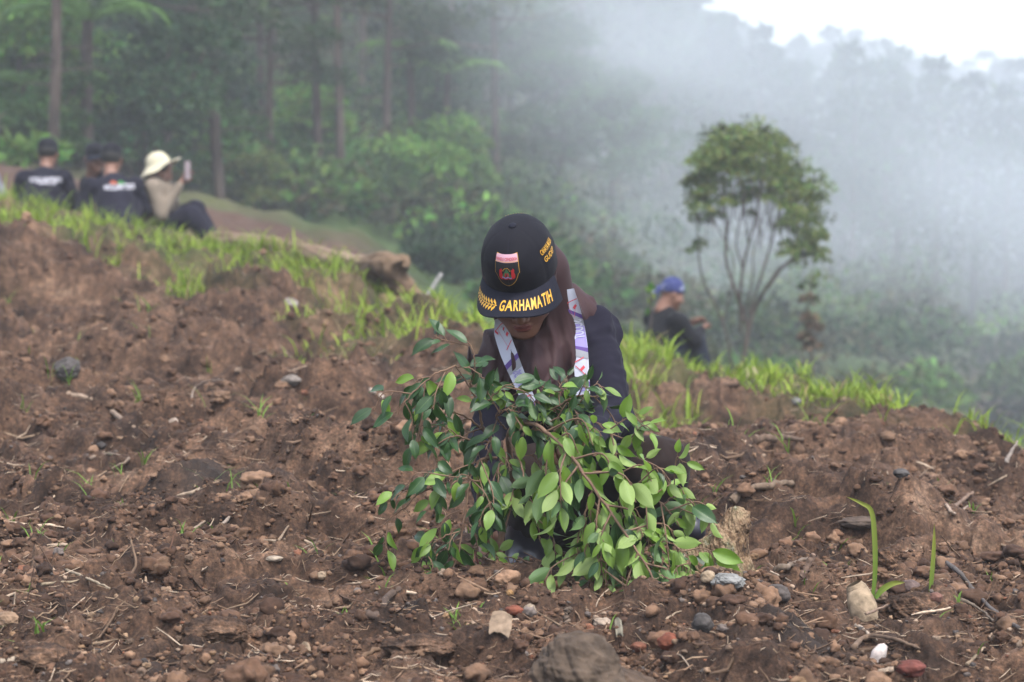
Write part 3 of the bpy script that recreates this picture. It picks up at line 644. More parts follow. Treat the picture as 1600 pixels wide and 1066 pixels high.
# ------------------------------------------------------------------ grass
m_grass = tint_mat('grass', 0.6, 0.35, 0.25)
def blades(g, bx, by, bz, Lg, W_, col, lean=0.35):
    n = len(bx); a = rng.random(n) * 6.283; d = np.stack([np.cos(a), np.sin(a), 0 * a], -1); s = np.stack([-np.sin(a + rng.normal(size=n) * .6), np.cos(a), 0 * a], -1)
    le = (lean * (0.4 + rng.random(n)))[:, None]; L_ = Lg[:, None]; W2 = W_[:, None]; b0 = np.stack([bx, by, bz - 0.01], -1); up = A(0, 0, 1)
    p = [b0, b0 + up * L_ * 0.4 + d * L_ * le * 0.25, b0 + up * L_ * 0.75 + d * L_ * le * 0.75, b0 + up * L_ * 0.95 + d * L_ * le * 1.5]
    v = np.stack([p[0] - s * W2 * .35, p[0] + s * W2 * .35, p[1] - s * W2 * .5, p[1] + s * W2 * .5, p[2] - s * W2 * .38, p[2] + s * W2 * .38, p[3]], 1).reshape(-1, 3)
    o = np.arange(n)[:, None] * 7; f4 = np.concatenate([o + np.array([[0, 1, 3, 2]]), o + np.array([[2, 3, 5, 4]])]); f3 = o + np.array([[4, 5, 6]])
    c = np.repeat(col, 7, axis=0); k = g.n; g.add(v, f4, 0, c); g.v.append(np.zeros((0, 3))); g.c.append(np.zeros((0, 3))); g.f.append(f3 + k); g.m.append(np.zeros(n))
N0 = 170000; y = 7.5 + 15 * rng.random(N0); x = (rng.random(N0) * 0.56 - 0.28) * y
cv = cover(x, y); cl = sm(-0.15, 0.35, pn2(x * 5, y * 4, 60) + 0.5 * pn2(x * 14, y * 12, 61))
m = rng.random(N0) < (cv ** 1.6 * (0.04 + 0.96 * cl)) * 0.55; x, y = x[m], y[m]
# spread as tufts: several blades out of one root
k = rng.integers(2, 6, len(x)); x = np.repeat(x, k) + rng.normal(size=k.sum()) * 0.018; y = np.repeat(y, k) + rng.normal(size=k.sum()) * 0.018
z = ground_z(x, y); n = len(x); L_ = (0.05 + 0.10 * rng.random(n) ** 1.5) * (0.75 + 0.6 * sm(-.2, .5, pn2(x * 2, y * 2, 62))) * np.interp(y, [8, 12, 20], [0.95, 1.1, 1.2])
hue = rng.random((n, 1)); col = A(0.13, 0.215, 0.020) * (1 - hue) + A(0.25, 0.32, 0.04) * hue; col = col * (0.7 + 0.6 * rng.random((n, 1))); dry = rng.random((n, 1)) < 0.07; col = np.where(dry, A(0.26, 0.20, 0.09), col)
g = G(); blades(g, x, y, z, L_, 0.005 + 0.007 * rng.random(n), col, 0.55)
# stray seedlings and tufts on the open soil
N1 = 260; y = np.exp(np.log(4.9) + rng.random(N1) * (np.log(15) - np.log(4.9))); x = (rng.random(N1) * 0.44 - 0.22) * y
k = rng.integers(2, 7, N1); x = np.repeat(x, k) + rng.normal(size=k.sum()) * 0.008; y = np.repeat(y, k) + rng.normal(size=k.sum()) * 0.008; n = len(x)
blades(g, x, y, ground_z(x, y), (0.02 + 0.05 * rng.random(n)) * np.interp(y, [5, 9], [0.7, 1.6]), 0.003 + 0.003 * rng.random(n), A(0.11, 0.19, 0.03) * (0.7 + 0.6 * rng.random((n, 1))), 0.7)
tag(mk('grass', g, m_grass), kind='stuff')
print('grass blades', n, len(g.v))

# ------------------------------------------------------------------ soil crumbs, gravel, litter (uncountable)
m_stone = tint_mat('stone', 0.9, 0, 0.25, 0.7, 120, 0.003, var=45)
m_wood = tint_mat('dry_wood', 0.9, 0, 0.2, 0.6, 160, 0.002, var=60)
SOILC = [(0.055, 0.029, 0.018), (0.092, 0.050, 0.030), (0.036, 0.019, 0.012), (0.115, 0.066, 0.040), (0.070, 0.038, 0.023), (0.145, 0.086, 0.053)]
STONEC = [(0.15, 0.09, 0.05), (0.20, 0.13, 0.08), (0.10, 0.08, 0.07), (0.14, 0.06, 0.035), (0.055, 0.046, 0.042), (0.24, 0.17, 0.12), (0.12, 0.08, 0.055), (0.17, 0.11, 0.07)]
def scatter_y(n, p=1.0, lo=4.3, hi=17): return lo * np.exp(rng.random(n) ** p * math.log(hi / lo))
def lumps(n, sub, r, cols, y, x, sinkf=0.35, sq=0.75):
    V0, F0 = ICO[sub]; nv = len(V0); z = ground_z(x, y)
    s = r[:, None] * (0.75 + 0.5 * rng.random((n, 3))); s[:, 2] *= sq
    a = rng.random(n) * 6.283; ca, sa = np.cos(a)[:, None], np.sin(a)[:, None]
    if sub < 2: rg = 0.22 * rng.normal(size=(n, nv))
    else:
        ph = rng.random((n, 1, 3)) * 40; q_ = (V0[None] * 1.5 + ph).reshape(-1, 3); q2 = (V0[None] * 4.0 + ph).reshape(-1, 3); rg = (0.55 * pn3(q_, 2) + 0.22 * pn3(q2, 5)).reshape(n, nv)
        if sub > 2: rg = rg + 0.10 * pn3((V0[None] * 9.0 + ph).reshape(-1, 3), 6).reshape(n, nv)
    vv = V0[None] * (1 + rg)[..., None] * s[:, None, :]
    vx = vv[..., 0] * ca - vv[..., 1] * sa; vy = vv[..., 0] * sa + vv[..., 1] * ca
    v = np.stack([vx + x[:, None], vy + y[:, None], vv[..., 2] + (z + r * (0.5 - sinkf) * sq)[:, None]], -1).reshape(-1, 3)
    f = (F0[None] + (np.arange(n) * nv)[:, None, None]).reshape(-1, 3)
    ci = rng.integers(0, len(cols), n); c = np.array(cols)[ci] * (0.7 + 0.6 * rng.random((n, 1)))
    return v, f, np.repeat(c, nv, axis=0)
g = G()
for n, r0, r1, cols, sub, p, hi in [(60000, 0.003, 0.008, SOILC, 0, 0.95, 10), (16000, 0.006, 0.015, SOILC, 1, 1.0, 15), (9000, 0.010, 0.028, SOILC, 2, 0.72, 18), (330, 0.020, 0.045, SOILC, 3, 0.72, 18)]:
    y = scatter_y(n, p, 4.3, hi); x = (rng.random(n) * 0.46 - 0.23) * y
    if True:
        cl = pn2(x * 3.1, y * 3.1, 70) + 0.6 * pn2(x * 9, y * 9, 71); m = rng.random(n) < sm(-0.45, 0.45, cl); x, y = x[m], y[m]; n = len(x)
    r = r0 + (r1 - r0) * rng.random(n) ** 2; v, f, c = lumps(n, sub, r, cols, y, x); g.add(v, f, 0, c)
tag(mk('soil_clods', g, m_stone), kind='stuff')
g = G()
for n, r0, r1, sub, p, hi in [(5200, 0.003, 0.007, 1, 1.25, 12), (700, 0.007, 0.012, 2, 1.2, 14), (40, 0.012, 0.02, 2, 1.1, 14)]:
    y = scatter_y(n, p, 4.3, hi); x = (rng.random(n) * 0.46 - 0.23) * y
    m = rng.random(n) < sm(-0.3, 0.5, pn2(x * 2.3, y * 2.3, 72) + 0.7 * sm(5.9, 5.0, y) ); x, y = x[m], y[m]; n = len(x)
    r = r0 + (r1 - r0) * rng.random(n) ** 2; v, f, c = lumps(n, sub, r, STONEC, y, x, 0.25, 0.8); g.add(v, f, 0, c)
tag(mk('gravel', g, m_stone), kind='stuff')
g = G(); STRAW = [(0.21, 0.145, 0.095), (0.11, 0.07, 0.045), (0.31, 0.235, 0.17), (0.06, 0.036, 0.024), (0.14, 0.088, 0.057)]
def fibres(n, l0, l1, r0, r1, y, x, flat=0.35):
    z = ground_z(x, y); k = 5; a = rng.random(n) * 6.283; Ls = l0 + (l1 - l0) * rng.random(n) ** 2
    t = np.linspace(-0.5, 0.5, k)[None, :]; tilt = flat * rng.normal(size=n); bend = 0.35 * rng.normal(size=n)
    X = x[:, None] + Ls[:, None] * (np.cos(a)[:, None] * t - np.sin(a)[:, None] * bend[:, None] * (t * t)); Y = y[:, None] + Ls[:, None] * (np.sin(a)[:, None] * t + np.cos(a)[:, None] * bend[:, None] * t * t)
    zg = ground_z(X.ravel(), Y.ravel()).reshape(n, k); Z = np.maximum(zg.mean(1)[:, None] + Ls[:, None] * tilt[:, None] * t, zg * 0.6 + zg.mean(1)[:, None] * 0.4) + 0.003
    r = (r0 + (r1 - r0) * rng.random(n) ** 2)[:, None] * np.array([0.5, 1, 1, 0.9, 0.4])[None, :]
    sx_, sy_ = -np.sin(a)[:, None] * r, np.cos(a)[:, None] * r
    v = np.stack([np.stack([X + sx_, Y + sy_, Z - r * .4], -1), np.stack([X - sx_, Y - sy_, Z - r * .4], -1), np.stack([X, Y, Z + r], -1)], 2).reshape(-1, 3)
    o = (np.arange(n) * k * 3)[:, None, None] + (np.arange(k - 1) * 3)[None, :, None]
    f = np.concatenate([o + np.array([[[0, 1, 4, 3]]]), o + np.array([[[1, 2, 5, 4]]]), o + np.array([[[2, 0, 3, 5]]])]).reshape(-1, 4)
    c = np.array(STRAW)[rng.integers(0, 5, n)] * (0.7 + 0.6 * rng.random((n, 1))); return v, f, np.repeat(c, k * 3, axis=0)
for n, l0, l1, r0, r1, p in [(16000, 0.012, 0.05, 0.0005, 0.0013, 1.0), (7500, 0.03, 0.12, 0.0009, 0.0026, 0.85), (750, 0.05, 0.18, 0.002, 0.006, 0.8), (420, 0.12, 0.30, 0.0012, 0.0042, 0.8)]:
    y = scatter_y(n, p, 4.3, 16); x = (rng.random(n) * 0.46 - 0.23) * y; v, f, c = fibres(n, l0, l1, r0, r1, y, x); g.add(v, f, 0, c)
tag(mk('dry_litter', g, m_wood), kind='stuff')

# ------------------------------------------------------------------ single stones, sticks, wood
def rock(name, label, cat, px, py, wpx, hpx, col, sub=4, seed=0, sq=None, tilt=0, group=None, material=None, sink=0.25, dpx=None, rough=0.22, d=None):
    p = ondirt(px, py + hpx * 0.3) if d is None else P(px, py + hpx * 0.3, d)
    dd = p[1]; s = dd / FP; rx = wpx * s / 2; rz = hpx * s / 2; V, F = ICO[sub]
    h = 1 + rough * pn3(V * 1.3 + seed * 7.7, 3) + rough * 0.5 * pn3(V * 3.1 + seed, 5) + rough * 0.25 * pn3(V * 7 + seed, 6) + rough * 0.12 * pn3(V * 16 + seed, 7)
    v = V * h[:, None] * A(rx, (rx + rz) / 2, rz); ct, st = math.cos(tilt), math.sin(tilt)
    v = np.stack([v[:, 0] * ct - v[:, 2] * st, v[:, 1], v[:, 0] * st + v[:, 2] * ct], -1)
    cc_ = np.tile(np.array(col) * 0.52, (len(v), 1)) * (1 + 0.35 * pn3(V * 3 + seed, 8))[:, None]
    z = gz(p[0], p[1]) if d is None else p[2]; v = v + A(p[0], p[1], z + rz * (1 - 2 * sink))
    return tag(mk(name, G().add(v, F, 0, np.clip(cc_, 0.01, 1)), material or m_stone, loc=(p[0], p[1], z + rz * (1 - 2 * sink))), label, cat, group)
def soil_lump(label, px, py, w_, h_, seed, rough=0.3, sink=0.4):
    rock('soil_lump', label, 'soil lump', px, py, w_, h_, (0, 0, 0), 5, seed, rough=rough, sink=sink, material=m_soil)
def stick(name, label, cat, pts, r, col, seg=8, group=None, lift=0.0, ys=None, rough=0.08, taper=0.5, n=16, stand=False):
    q = []
    for i, (a, b_) in enumerate(pts):
        if ys is not None: q.append(P(a, b_, ys[i] if np.ndim(ys) else ys))
        else: e = ondirt(a, b_); e = e + A(0, 0, lift + r * 0.4); q.append(e)
    q = spline(q, n) + rng.normal(size=(n, 3)) * r * 0.25 * rough * 8; o = q.mean(0); g = G()
    col = tuple(0.55 * np.array(col)); tube(g, q, r * np.linspace(1, taper, n) * (1 + rough * rng.normal(size=n)), seg, 0, col, rough=rough)
    return tag(mk(name, g, m_wood, loc=o - A(0, 0, r)), label, cat, group)
TAN, PALE, GREYB, BRN, DARK, REDB, WHITE = (0.36, 0.26, 0.17), (0.52, 0.44, 0.35), (0.20, 0.18, 0.165), (0.17, 0.105, 0.068), (0.07, 0.05, 0.042), (0.26, 0.085, 0.05), (0.66, 0.60, 0.54)
rock('boulder', 'big grey brown rock with a pointed top cut by the bottom edge of the photo', 'rock', 905, 1072, 135, 125, (0.12, 0.085, 0.06), 5, 3, tilt=-0.25, sink=0.12, rough=0.24)
rock('boulder', 'flat brown rock tail right of the big grey brown rock at the bottom edge', 'rock', 975, 1075, 95, 52, (0.12, 0.08, 0.055), 4, 8, tilt=-0.2, rough=0.3)
rock('stone', 'brick red stone lying under the droopy branch tips', 'rock', 1045, 1002, 34, 26, REDB, 3, 4)
rock('stone', 'dull red stone left of the brick red one', 'rock', 997, 1018, 26, 16, (0.22, 0.09, 0.055), 3, 5)
rock('stone', 'flat red stone at the left side of the mound of gravel', 'rock', 803, 958, 28, 16, REDB, 3, 6)
rock('stone', 'dark red stone in the mud beside the white bent wood', 'rock', 1423, 1046, 46, 28, (0.20, 0.065, 0.05), 3, 7)
rock('stone', 'round tan stone half buried at the left edge of the photo', 'rock', 12, 970, 40, 28, (0.34, 0.22, 0.14), 4, 9)
rock('stone', 'pale tan stone below the flat red stone on the gravel mound', 'rock', 828, 953, 18, 14, (0.42, 0.33, 0.24), 3, 10)
rock('stone', 'round brown stone at the foot of the tall grass blade', 'rock', 1376, 932, 26, 22, (0.19, 0.13, 0.09), 3, 11)
rock('stone', 'mauve grey stone at the tip of the low grass leaf', 'rock', 1422, 918, 32, 24, (0.20, 0.14, 0.125), 3, 12)
rock('stone', 'dull grey stone below the lichen covered root stump', 'rock', 1215, 934, 40, 30, (0.12, 0.10, 0.09), 3, 13)
rock('stone', 'grey slate coloured stone in the gravel right of the stump', 'rock', 1098, 975, 34, 32, (0.10, 0.088, 0.082), 3, 14)
rock('stone', 'large dusty grey rock on the soil near the upper left grass', 'rock', 105, 572, 36, 34, (0.12, 0.105, 0.10), 4, 15, rough=0.35, sink=0.4)
rock('stone', 'light grey rock on the churned soil left of the planter', 'rock', 455, 594, 30, 16, (0.26, 0.22, 0.19), 4, 16)
rock('stone', 'brown grey rock behind the two upright grass blades', 'rock', 1340, 825, 60, 20, (0.13, 0.095, 0.075), 4, 17)
rock('stone', 'dark grey pebble on the open soil right of the flat bark slab', 'rock', 1408, 745, 26, 14, (0.11, 0.10, 0.095), 3, 18)
rock('stone', 'smooth grey pebble near the right end of the grass brow', 'rock', 1244, 628, 16, 13, (0.22, 0.21, 0.2), 3, 19)
rock('stone', 'reddish brown stone beside the small upright grass blade', 'rock', 1462, 942, 22, 16, (0.24, 0.12, 0.09), 3, 20)
rock('stone', 'orange tan stone in the gravel under the planter', 'rock', 875, 915, 24, 15, (0.38, 0.2, 0.10), 3, 21)
rock('stone', 'amber stone in the gravel behind the orange tan one', 'rock', 797, 926, 12, 10, (0.42, 0.24, 0.10), 3, 22)
rock('stone', 'pale quartz stone with a white face on the gravel mound', 'rock', 941, 975, 26, 18, (0.48, 0.37, 0.28), 3, 23, rough=0.35)
rock('stone', 'small light stone in the stony patch at centre left', 'rock', 428, 878, 26, 10, (0.46, 0.37, 0.28), 3, 24)
rock('stone', 'rounded tan pebble right of the long low root', 'rock', 502, 908, 16, 14, (0.42, 0.31, 0.21), 3, 25)
soil_lump('large reddish lump of loose soil left of the long low root', 335, 978, 100, 44, 26)
soil_lump('round lump of soil in the lower left corner', 60, 1022, 130, 50, 27)
soil_lump('dark reddish lump of soil under the big bark chip', 655, 1005, 110, 40, 28)
soil_lump('fibrous brown lump of soil right of the cut wood block', 1425, 945, 80, 56, 29)
soil_lump('tan sandy lump of soil behind the cut wood block', 1385, 868, 38, 30, 30)
rock('white_clod', 'white mineral lump shaped like a brick below the root stump', 'rock', 1136, 916, 50, 24, (0.30, 0.295, 0.28), 5, 31, rough=0.30, sink=0.05)
rock('stone', 'cream coloured stone left of the white mineral lump', 'rock', 1106, 912, 24, 20, (0.44, 0.33, 0.22), 3, 32)

# root stump with lichen
def wob(pts, rad, n, seed, seg=34, amp=0.2):
    q = spline(pts, n); rr = spline(np.stack([rad, rad], -1), n)[:, 0]; g = G()
    t = np.gradient(q, axis=0); t /= np.linalg.norm(t, axis=1)[:, None]; a = np.cross(t, A(0.2, 1, 0.1)); a /= np.linalg.norm(a, axis=1)[:, None]; b_ = np.cross(t, a)
    th = np.linspace(0, 2 * math.pi, seg, endpoint=False); TH, I = np.meshgrid(th, np.arange(n)); 
    no = pn2(TH.ravel() * 1.1 + np.sin(TH.ravel()) + seed, I.ravel() * 0.35 + seed, 5) + 0.6 * pn2(TH.ravel() * 3 + seed, I.ravel() * 0.5, 6) + 0.3 * pn2(TH.ravel() * 8, I.ravel() * 0.9, 7)
    k = (np.minimum(TH.ravel(), 6.283 - TH.ravel()) > 0.3)
    r_ = rr[I.ravel()] * (1 + amp * no * k); v = q[I.ravel()] + r_[:, None] * (np.cos(TH.ravel())[:, None] * a[I.ravel()] + np.sin(TH.ravel())[:, None] * b_[I.ravel()])
    i = np.arange(n - 1)[:, None] * seg; j = np.arange(seg)[None, :]; k = (j + 1) % seg
    f = np.stack([i + j, i + k, i + seg + k, i + seg + j], -1).reshape(-1, 4); return v, f, no
m_stump = noise_col(mat('stump_wood', (0.2, 0.14, 0.09), 0.95), [(0.025, 0.016, 0.011), (0.15, 0.092, 0.052), (0.26, 0.18, 0.11), (0.11, 0.10, 0.05), (0.40, 0.37, 0.30)], 24, pos=(0.34, 0.44, 0.52, 0.60, 0.68), bump=1.0, bscale=110, bdist=0.02, stretch=(1, 1, 0.45))
D1 = 5.62
def f_stump(p):
    d = chain(p, [P(1122, 945, D1), P(1132, 890, D1), P(1136, 850, D1), P(1152, 818, D1), P(1155, 806, D1)], [.070, .058, .042, .026, .012], .02)
    d = smin(d, chain(p, [P(1060, 915, D1 + .03), P(1085, 880, D1 + .02), P(1120, 858, D1)], [.030, .040, .036], .02), .02)
    d = smin(d, scap(p, P(1128, 840, D1), P(1118, 822, D1 - .02), .018, .008), .01)
    q = p * A(1, 1, .55); d = d + .016 * pn3(q * 26, 3) + .011 * (np.abs(pn3(q * 60, 4)) - .2) + .005 * (np.abs(pn3(p * 150, 5)) - .2)
    return np.maximum(d, P(1100, 960, D1)[2] - p[:, 2])
v, f = isomesh(f_stump, P(1050, 965, D1) - A(.02, .12, 0), P(1190, 785, D1) + A(0, .12, .02), .0022); g = G().add(v, f)
tag(mk('root_stump', g, m_stump, loc=P(1130, 935, D1)), 'torn root stump with pale lichen on top, right of the hanging branch tips', 'stump')
# cut block and white bent wood
v, f, _ = wob([P(1334, 912, 5.35), P(1340, 925, 5.35), P(1348, 948, 5.33), P(1352, 968, 5.33)], [0.017, 0.025, 0.030, 0.028], 20, 4, amp=0.08); g = G().add(v, f, 0, (0.24, 0.18, 0.12))
tag(mk('wood_block', g, m_wood, loc=P(1345, 966, 5.34)), 'pale brown cut block of wood leaning beside the tall grass blade', 'wood')
v, f, _ = wob([P(1384, 1008, 4.98), P(1377, 1016, 4.98), P(1370, 1030, 4.98), P(1367, 1044, 4.98)], [0.005, 0.013, 0.015, 0.012], 16, 5, amp=0.08); g = G().add(v, f, 0, (0.42, 0.36, 0.33))
tag(mk('wood_piece', g, m_wood, loc=P(1372, 1042, 4.98)), 'bent whitish piece of wood like a bone in the lower right mud', 'wood')
LOGM = noise_col(mat('log_wood', (0.2, 0.13, 0.08), 0.95), [(0.045, 0.028, 0.02), (0.13, 0.085, 0.052), (0.21, 0.15, 0.10)], 3, bump=0.6, bscale=20, bdist=0.02, stretch=(0.35, 1, 1))
DL = 15.6
v, f, _ = wob([P(330, 374, 18.6), P(400, 382, 17.8), P(470, 396, 17.0), P(530, 410, 16.3), P(570, 418, 15.9), P(600, 414, 15.6), P(624, 424, 15.5)], [0.055, 0.070, 0.075, 0.07, 0.075, 0.085, 0.07], 60, 9, amp=0.22); g = G().add(v, f)
v, f, _ = wob([P(608, 425, DL), P(632, 450, DL), P(660, 478, DL), P(690, 500, DL)], [0.09, 0.07, 0.05, 0.03], 30, 2, amp=0.25); g.add(v, f)
v, f, _ = wob([P(600, 428, DL + .1), P(615, 412, DL), P(632, 408, DL - .05), P(634, 420, DL - .1)], [0.05, 0.05, 0.035, 0.02], 20, 6, amp=0.3); g.add(v, f)
tag(mk('fallen_log', g, LOGM, loc=P(480, 425, 17.2)), 'long fallen log with a knotted root end on the grassy brow', 'log')

stick('wood_stake', 'pale wooden stake sticking up beyond the fallen log', 'stake', [(668, 462), (690, 428)], 0.013, (0.5, 0.48, 0.46), ys=15.0, taper=0.95, rough=0.02)
stick('bark_slab', 'broad curved slab of bark lying right of the planter', 'bark', [(1146, 785), (1172, 768), (1205, 762), (1240, 758)], 0.014, (0.24, 0.17, 0.12), taper=0.6)
stick('branch_piece', 'weathered branch piece lying between the bark slab and the grass brow', 'branch', [(1178, 690), (1215, 686), (1256, 690)], 0.014, (0.21, 0.14, 0.10))
stick('branch_piece', 'long curved dead branch on the soil under the grey rock', 'branch', [(104, 618), (140, 625), (175, 645), (208, 672)], 0.011, (0.36, 0.26, 0.19), taper=0.8)
stick('root_piece', 'dark gnarled root rising from the soil left of the gravel mound', 'root', [(536, 988), (560, 972), (590, 958), (612, 930), (622, 924)], 0.011, (0.13, 0.09, 0.07), taper=0.8, rough=0.14)
stick('root_piece', 'thin brown root running below the dark gnarled root', 'root', [(565, 1032), (590, 1015), (620, 1000), (642, 976)], 0.006, (0.22, 0.14, 0.09), rough=0.12)
stick('branch', 'long bare grey branch sloping down at the right edge', 'branch', [(1478, 888), (1500, 905), (1520, 930), (1550, 962), (1592, 992)], 0.0055, (0.14, 0.12, 0.11), lift=0.012, taper=0.8)
stick('branch', 'thin split grey branch under the long bare grey branch', 'branch', [(1502, 945), (1530, 960), (1560, 985)], 0.004, (0.22, 0.17, 0.13), lift=0.01)
stick('stick', 'whitish short stick pointing down at the damp dark patch', 'stick', [(1338, 980), (1352, 990), (1370, 1004)], 0.005, (0.45, 0.36, 0.28), lift=0.003)
stick('stick', 'reddish brown stick standing against the low bank', 'stick', [(1252, 900), (1262, 885), (1272, 868)], 0.0075, (0.30, 0.20, 0.15), ys=5.6, taper=0.8)
stick('stick', 'grey brown stick lying beside the leaning reddish one', 'stick', [(1210, 895), (1235, 888), (1262, 876)], 0.008, (0.24, 0.18, 0.135), lift=0.004)
stick('stick', 'pale stick end lying at the bottom edge under the bent whitish wood', 'stick', [(1364, 1054), (1396, 1048)], 0.006, (0.5, 0.38, 0.28), taper=0.9)
stick('stick', 'thin stick leaning on the cut wood block', 'stick', [(1352, 960), (1372, 952), (1388, 945)], 0.0038, (0.40, 0.28, 0.21), ys=5.25)
stick('stick', 'slanted straw coloured stick near the lower right corner', 'stick', [(1510, 1044), (1525, 1030), (1540, 1015)], 0.004, (0.38, 0.28, 0.19), lift=0.005)
stick('stick', 'flat splinter standing at the right edge of the photo', 'stick', [(1578, 985), (1586, 1005), (1592, 1020)], 0.006, (0.33, 0.25, 0.18), ys=5.15)
stick('root_piece', 'arched dead root over the damp dark patch', 'root', [(1335, 1022), (1350, 1008), (1385, 1006), (1415, 1016), (1438, 1026)], 0.006, (0.24, 0.16, 0.11), lift=0.012)
stick('root_piece', 'thin curly white root left of the leaning reddish stick', 'root', [(1203, 898), (1220, 905), (1240, 914), (1262, 910)], 0.0022, (0.45, 0.36, 0.28), lift=0.006)
stick('stick', 'short thick stick standing behind the big grey brown rock', 'stick', [(888, 975), (884, 960), (892, 950)], 0.008, (0.22, 0.16, 0.12), ys=5.2, taper=0.7)
stick('stick', 'small bent twig behind the big grey brown rock', 'stick', [(856, 998), (868, 985), (876, 972)], 0.005, (0.22, 0.15, 0.11), ys=5.15)
stick('stick', 'upright thin pale twig in the middle of the gravel mound', 'stick', [(1003, 990), (1006, 970)], 0.003, (0.36, 0.26, 0.2), ys=5.15)
stick('stick', 'straw stick on the left slope of the gravel mound', 'stick', [(1040, 972), (1052, 964), (1064, 958)], 0.0028, (0.45, 0.34, 0.24), lift=0.004)
stick('root_piece', 'fine curved root lying on the big grey brown rock', 'root', [(915, 1010), (935, 1018), (958, 1035), (975, 1055), (985, 1066)], 0.003, (0.33, 0.2, 0.13), ys=4.78)
stick('root_piece', 'thin hooked root below the brick red stone', 'root', [(1032, 1050), (1045, 1036), (1060, 1028), (1072, 1040), (1080, 1052)], 0.0022, (0.42, 0.32, 0.24), lift=0.006)
stick('stick', 'pale thin stick at the left of the soil, lower one of the crossing pair', 'stick', [(66, 917), (100, 914), (140, 910)], 0.004, (0.40, 0.31, 0.21), lift=0.004)
stick('stick', 'pale thin stick at the left of the soil, upper one of the crossing pair', 'stick', [(103, 895), (135, 908), (172, 924)], 0.004, (0.42, 0.33, 0.23), lift=0.005)
stick('stick', 'thin dark upright twig left of the crossing pair of pale sticks', 'stick', [(30, 985), (42, 940), (54, 885)], 0.002, (0.10, 0.06, 0.045), ys=5.0)
stick('stick', 'brown twig leaning up from the stony patch at centre left', 'stick', [(245, 905), (262, 870), (274, 828)], 0.003, (0.24, 0.13, 0.09), ys=5.6)
stick('stick', 'curved brown twig right of the crossing pair of pale sticks', 'stick', [(192, 910), (212, 885), (206, 850), (204, 840)], 0.0035, (0.33, 0.22, 0.15), ys=5.5)
stick('stick', 'thin twig arching over the dark hollow left of the sapling', 'stick', [(436, 852), (450, 830), (470, 815), (520, 805)], 0.003, (0.36, 0.26, 0.18), lift=0.01)
stick('stick', 'cream coloured stick at the lower left edge of the photo', 'stick', [(0, 1036), (16, 1034), (36, 1028)], 0.006, (0.50, 0.40, 0.30), taper=0.8)
stick('stick', 'short pale stick on the dark bank at centre left', 'stick', [(300, 832), (320, 818), (338, 806)], 0.004, (0.42, 0.31, 0.22), lift=0.004)
stick('stick', 'flat pale chip standing on the dark bank right of the short pale stick', 'stick', [(348, 825), (358, 812), (370, 800)], 0.005, (0.42, 0.33, 0.26), lift=0.004)
stick('root_piece', 'pale forked root on the upper left soil', 'root', [(300, 640), (302, 615), (318, 602), (350, 598)], 0.004, (0.40, 0.31, 0.24), lift=0.01)
stick('root_piece', 'pale bent root left of the big dark hollow', 'root', [(140, 720), (170, 714), (200, 722), (175, 738)], 0.007, (0.30, 0.22, 0.165), lift=0.006)
stick('stick', 'pale stick beside the sapling top on the soil', 'stick', [(578, 612), (592, 620), (604, 628)], 0.011, (0.55, 0.46, 0.38), taper=0.9)
stick('stick', 'white stick on the soil near the far right edge', 'stick', [(1572, 722), (1580, 706), (1590, 690)], 0.007, (0.50, 0.42, 0.36), ys=7.9)
stick('stick', 'brown stick among the loose roots on the right slope', 'stick', [(1480, 812), (1500, 792), (1520, 776)], 0.008, (0.27, 0.18, 0.13), lift=0.01)
stick('stick', 'light stick crossing the loose roots on the right slope', 'stick', [(1478, 798), (1492, 812), (1512, 800)], 0.005, (0.42, 0.32, 0.25), lift=0.014)
def chip(label, px, py, wpx, hpx, col, tilt, d=None):
    p = ondirt(px, py + 3); s = p[1] / FP; g = G()
    def fn(u, v):
        x = (u - 0.5) * wpx * s * (1 - 0.25 * np.abs(v - 0.5)); y_ = (v - 0.5); z = y_ * hpx * s + 0.006 * np.sin(u * 3) + 0.003 * pn2(u * 6, v * 6, 9)
        X_ = x * math.cos(tilt) - z * math.sin(tilt); Z_ = x * math.sin(tilt) + z * math.cos(tilt)
        return np.stack([X_, y_ * hpx * s * 0.9 + 0.004 * np.sin(u * 5), Z_], -1)
    col = tuple(0.55 * np.array(col)); grid(g, fn, 12, 8, 0, col); g2 = G(); V = np.vstack(g.v); F = np.vstack(g.f); g2.add(V, F, 0, col).add(V + A(0, 0.004, -0.003), F[:, ::-1], 0, col)
    lo_ = A(p[0], p[1], gz(p[0], p[1]) + hpx * s * 0.4); g2.v = [a_ + lo_ for a_ in g2.v]
    o = mk('bark_chip', g2, m_wood, loc=(p[0], p[1], gz(p[0], p[1]) + hpx * s * 0.4)); return tag(o, label, 'bark chip', 'bark chips on the soil')
chip('pale torn bark chip on the soil left of the big grey brown rock', 782, 988, 36, 30, (0.36, 0.26, 0.18), -0.2)
chip('small pale bark chip between the long low root and the bark covered soil', 478, 1018, 16, 12, (0.34, 0.25, 0.17), 0.3)
chip('cream bark chip on the left soil half way up', 270, 665, 20, 10, (0.48, 0.38, 0.3), 0.5)
chip('white chip on the soil below the fallen log', 455, 475, 22, 10, (0.38, 0.34, 0.31), -0.3)
chip('greyish upright bark chip on the gravel mound', 967, 993, 12, 22, (0.27, 0.24, 0.18), 0.1)
chip('tan bark chip behind the planter on the right slope', 1172, 585, 22, 12, (0.46, 0.36, 0.27), 0.4)
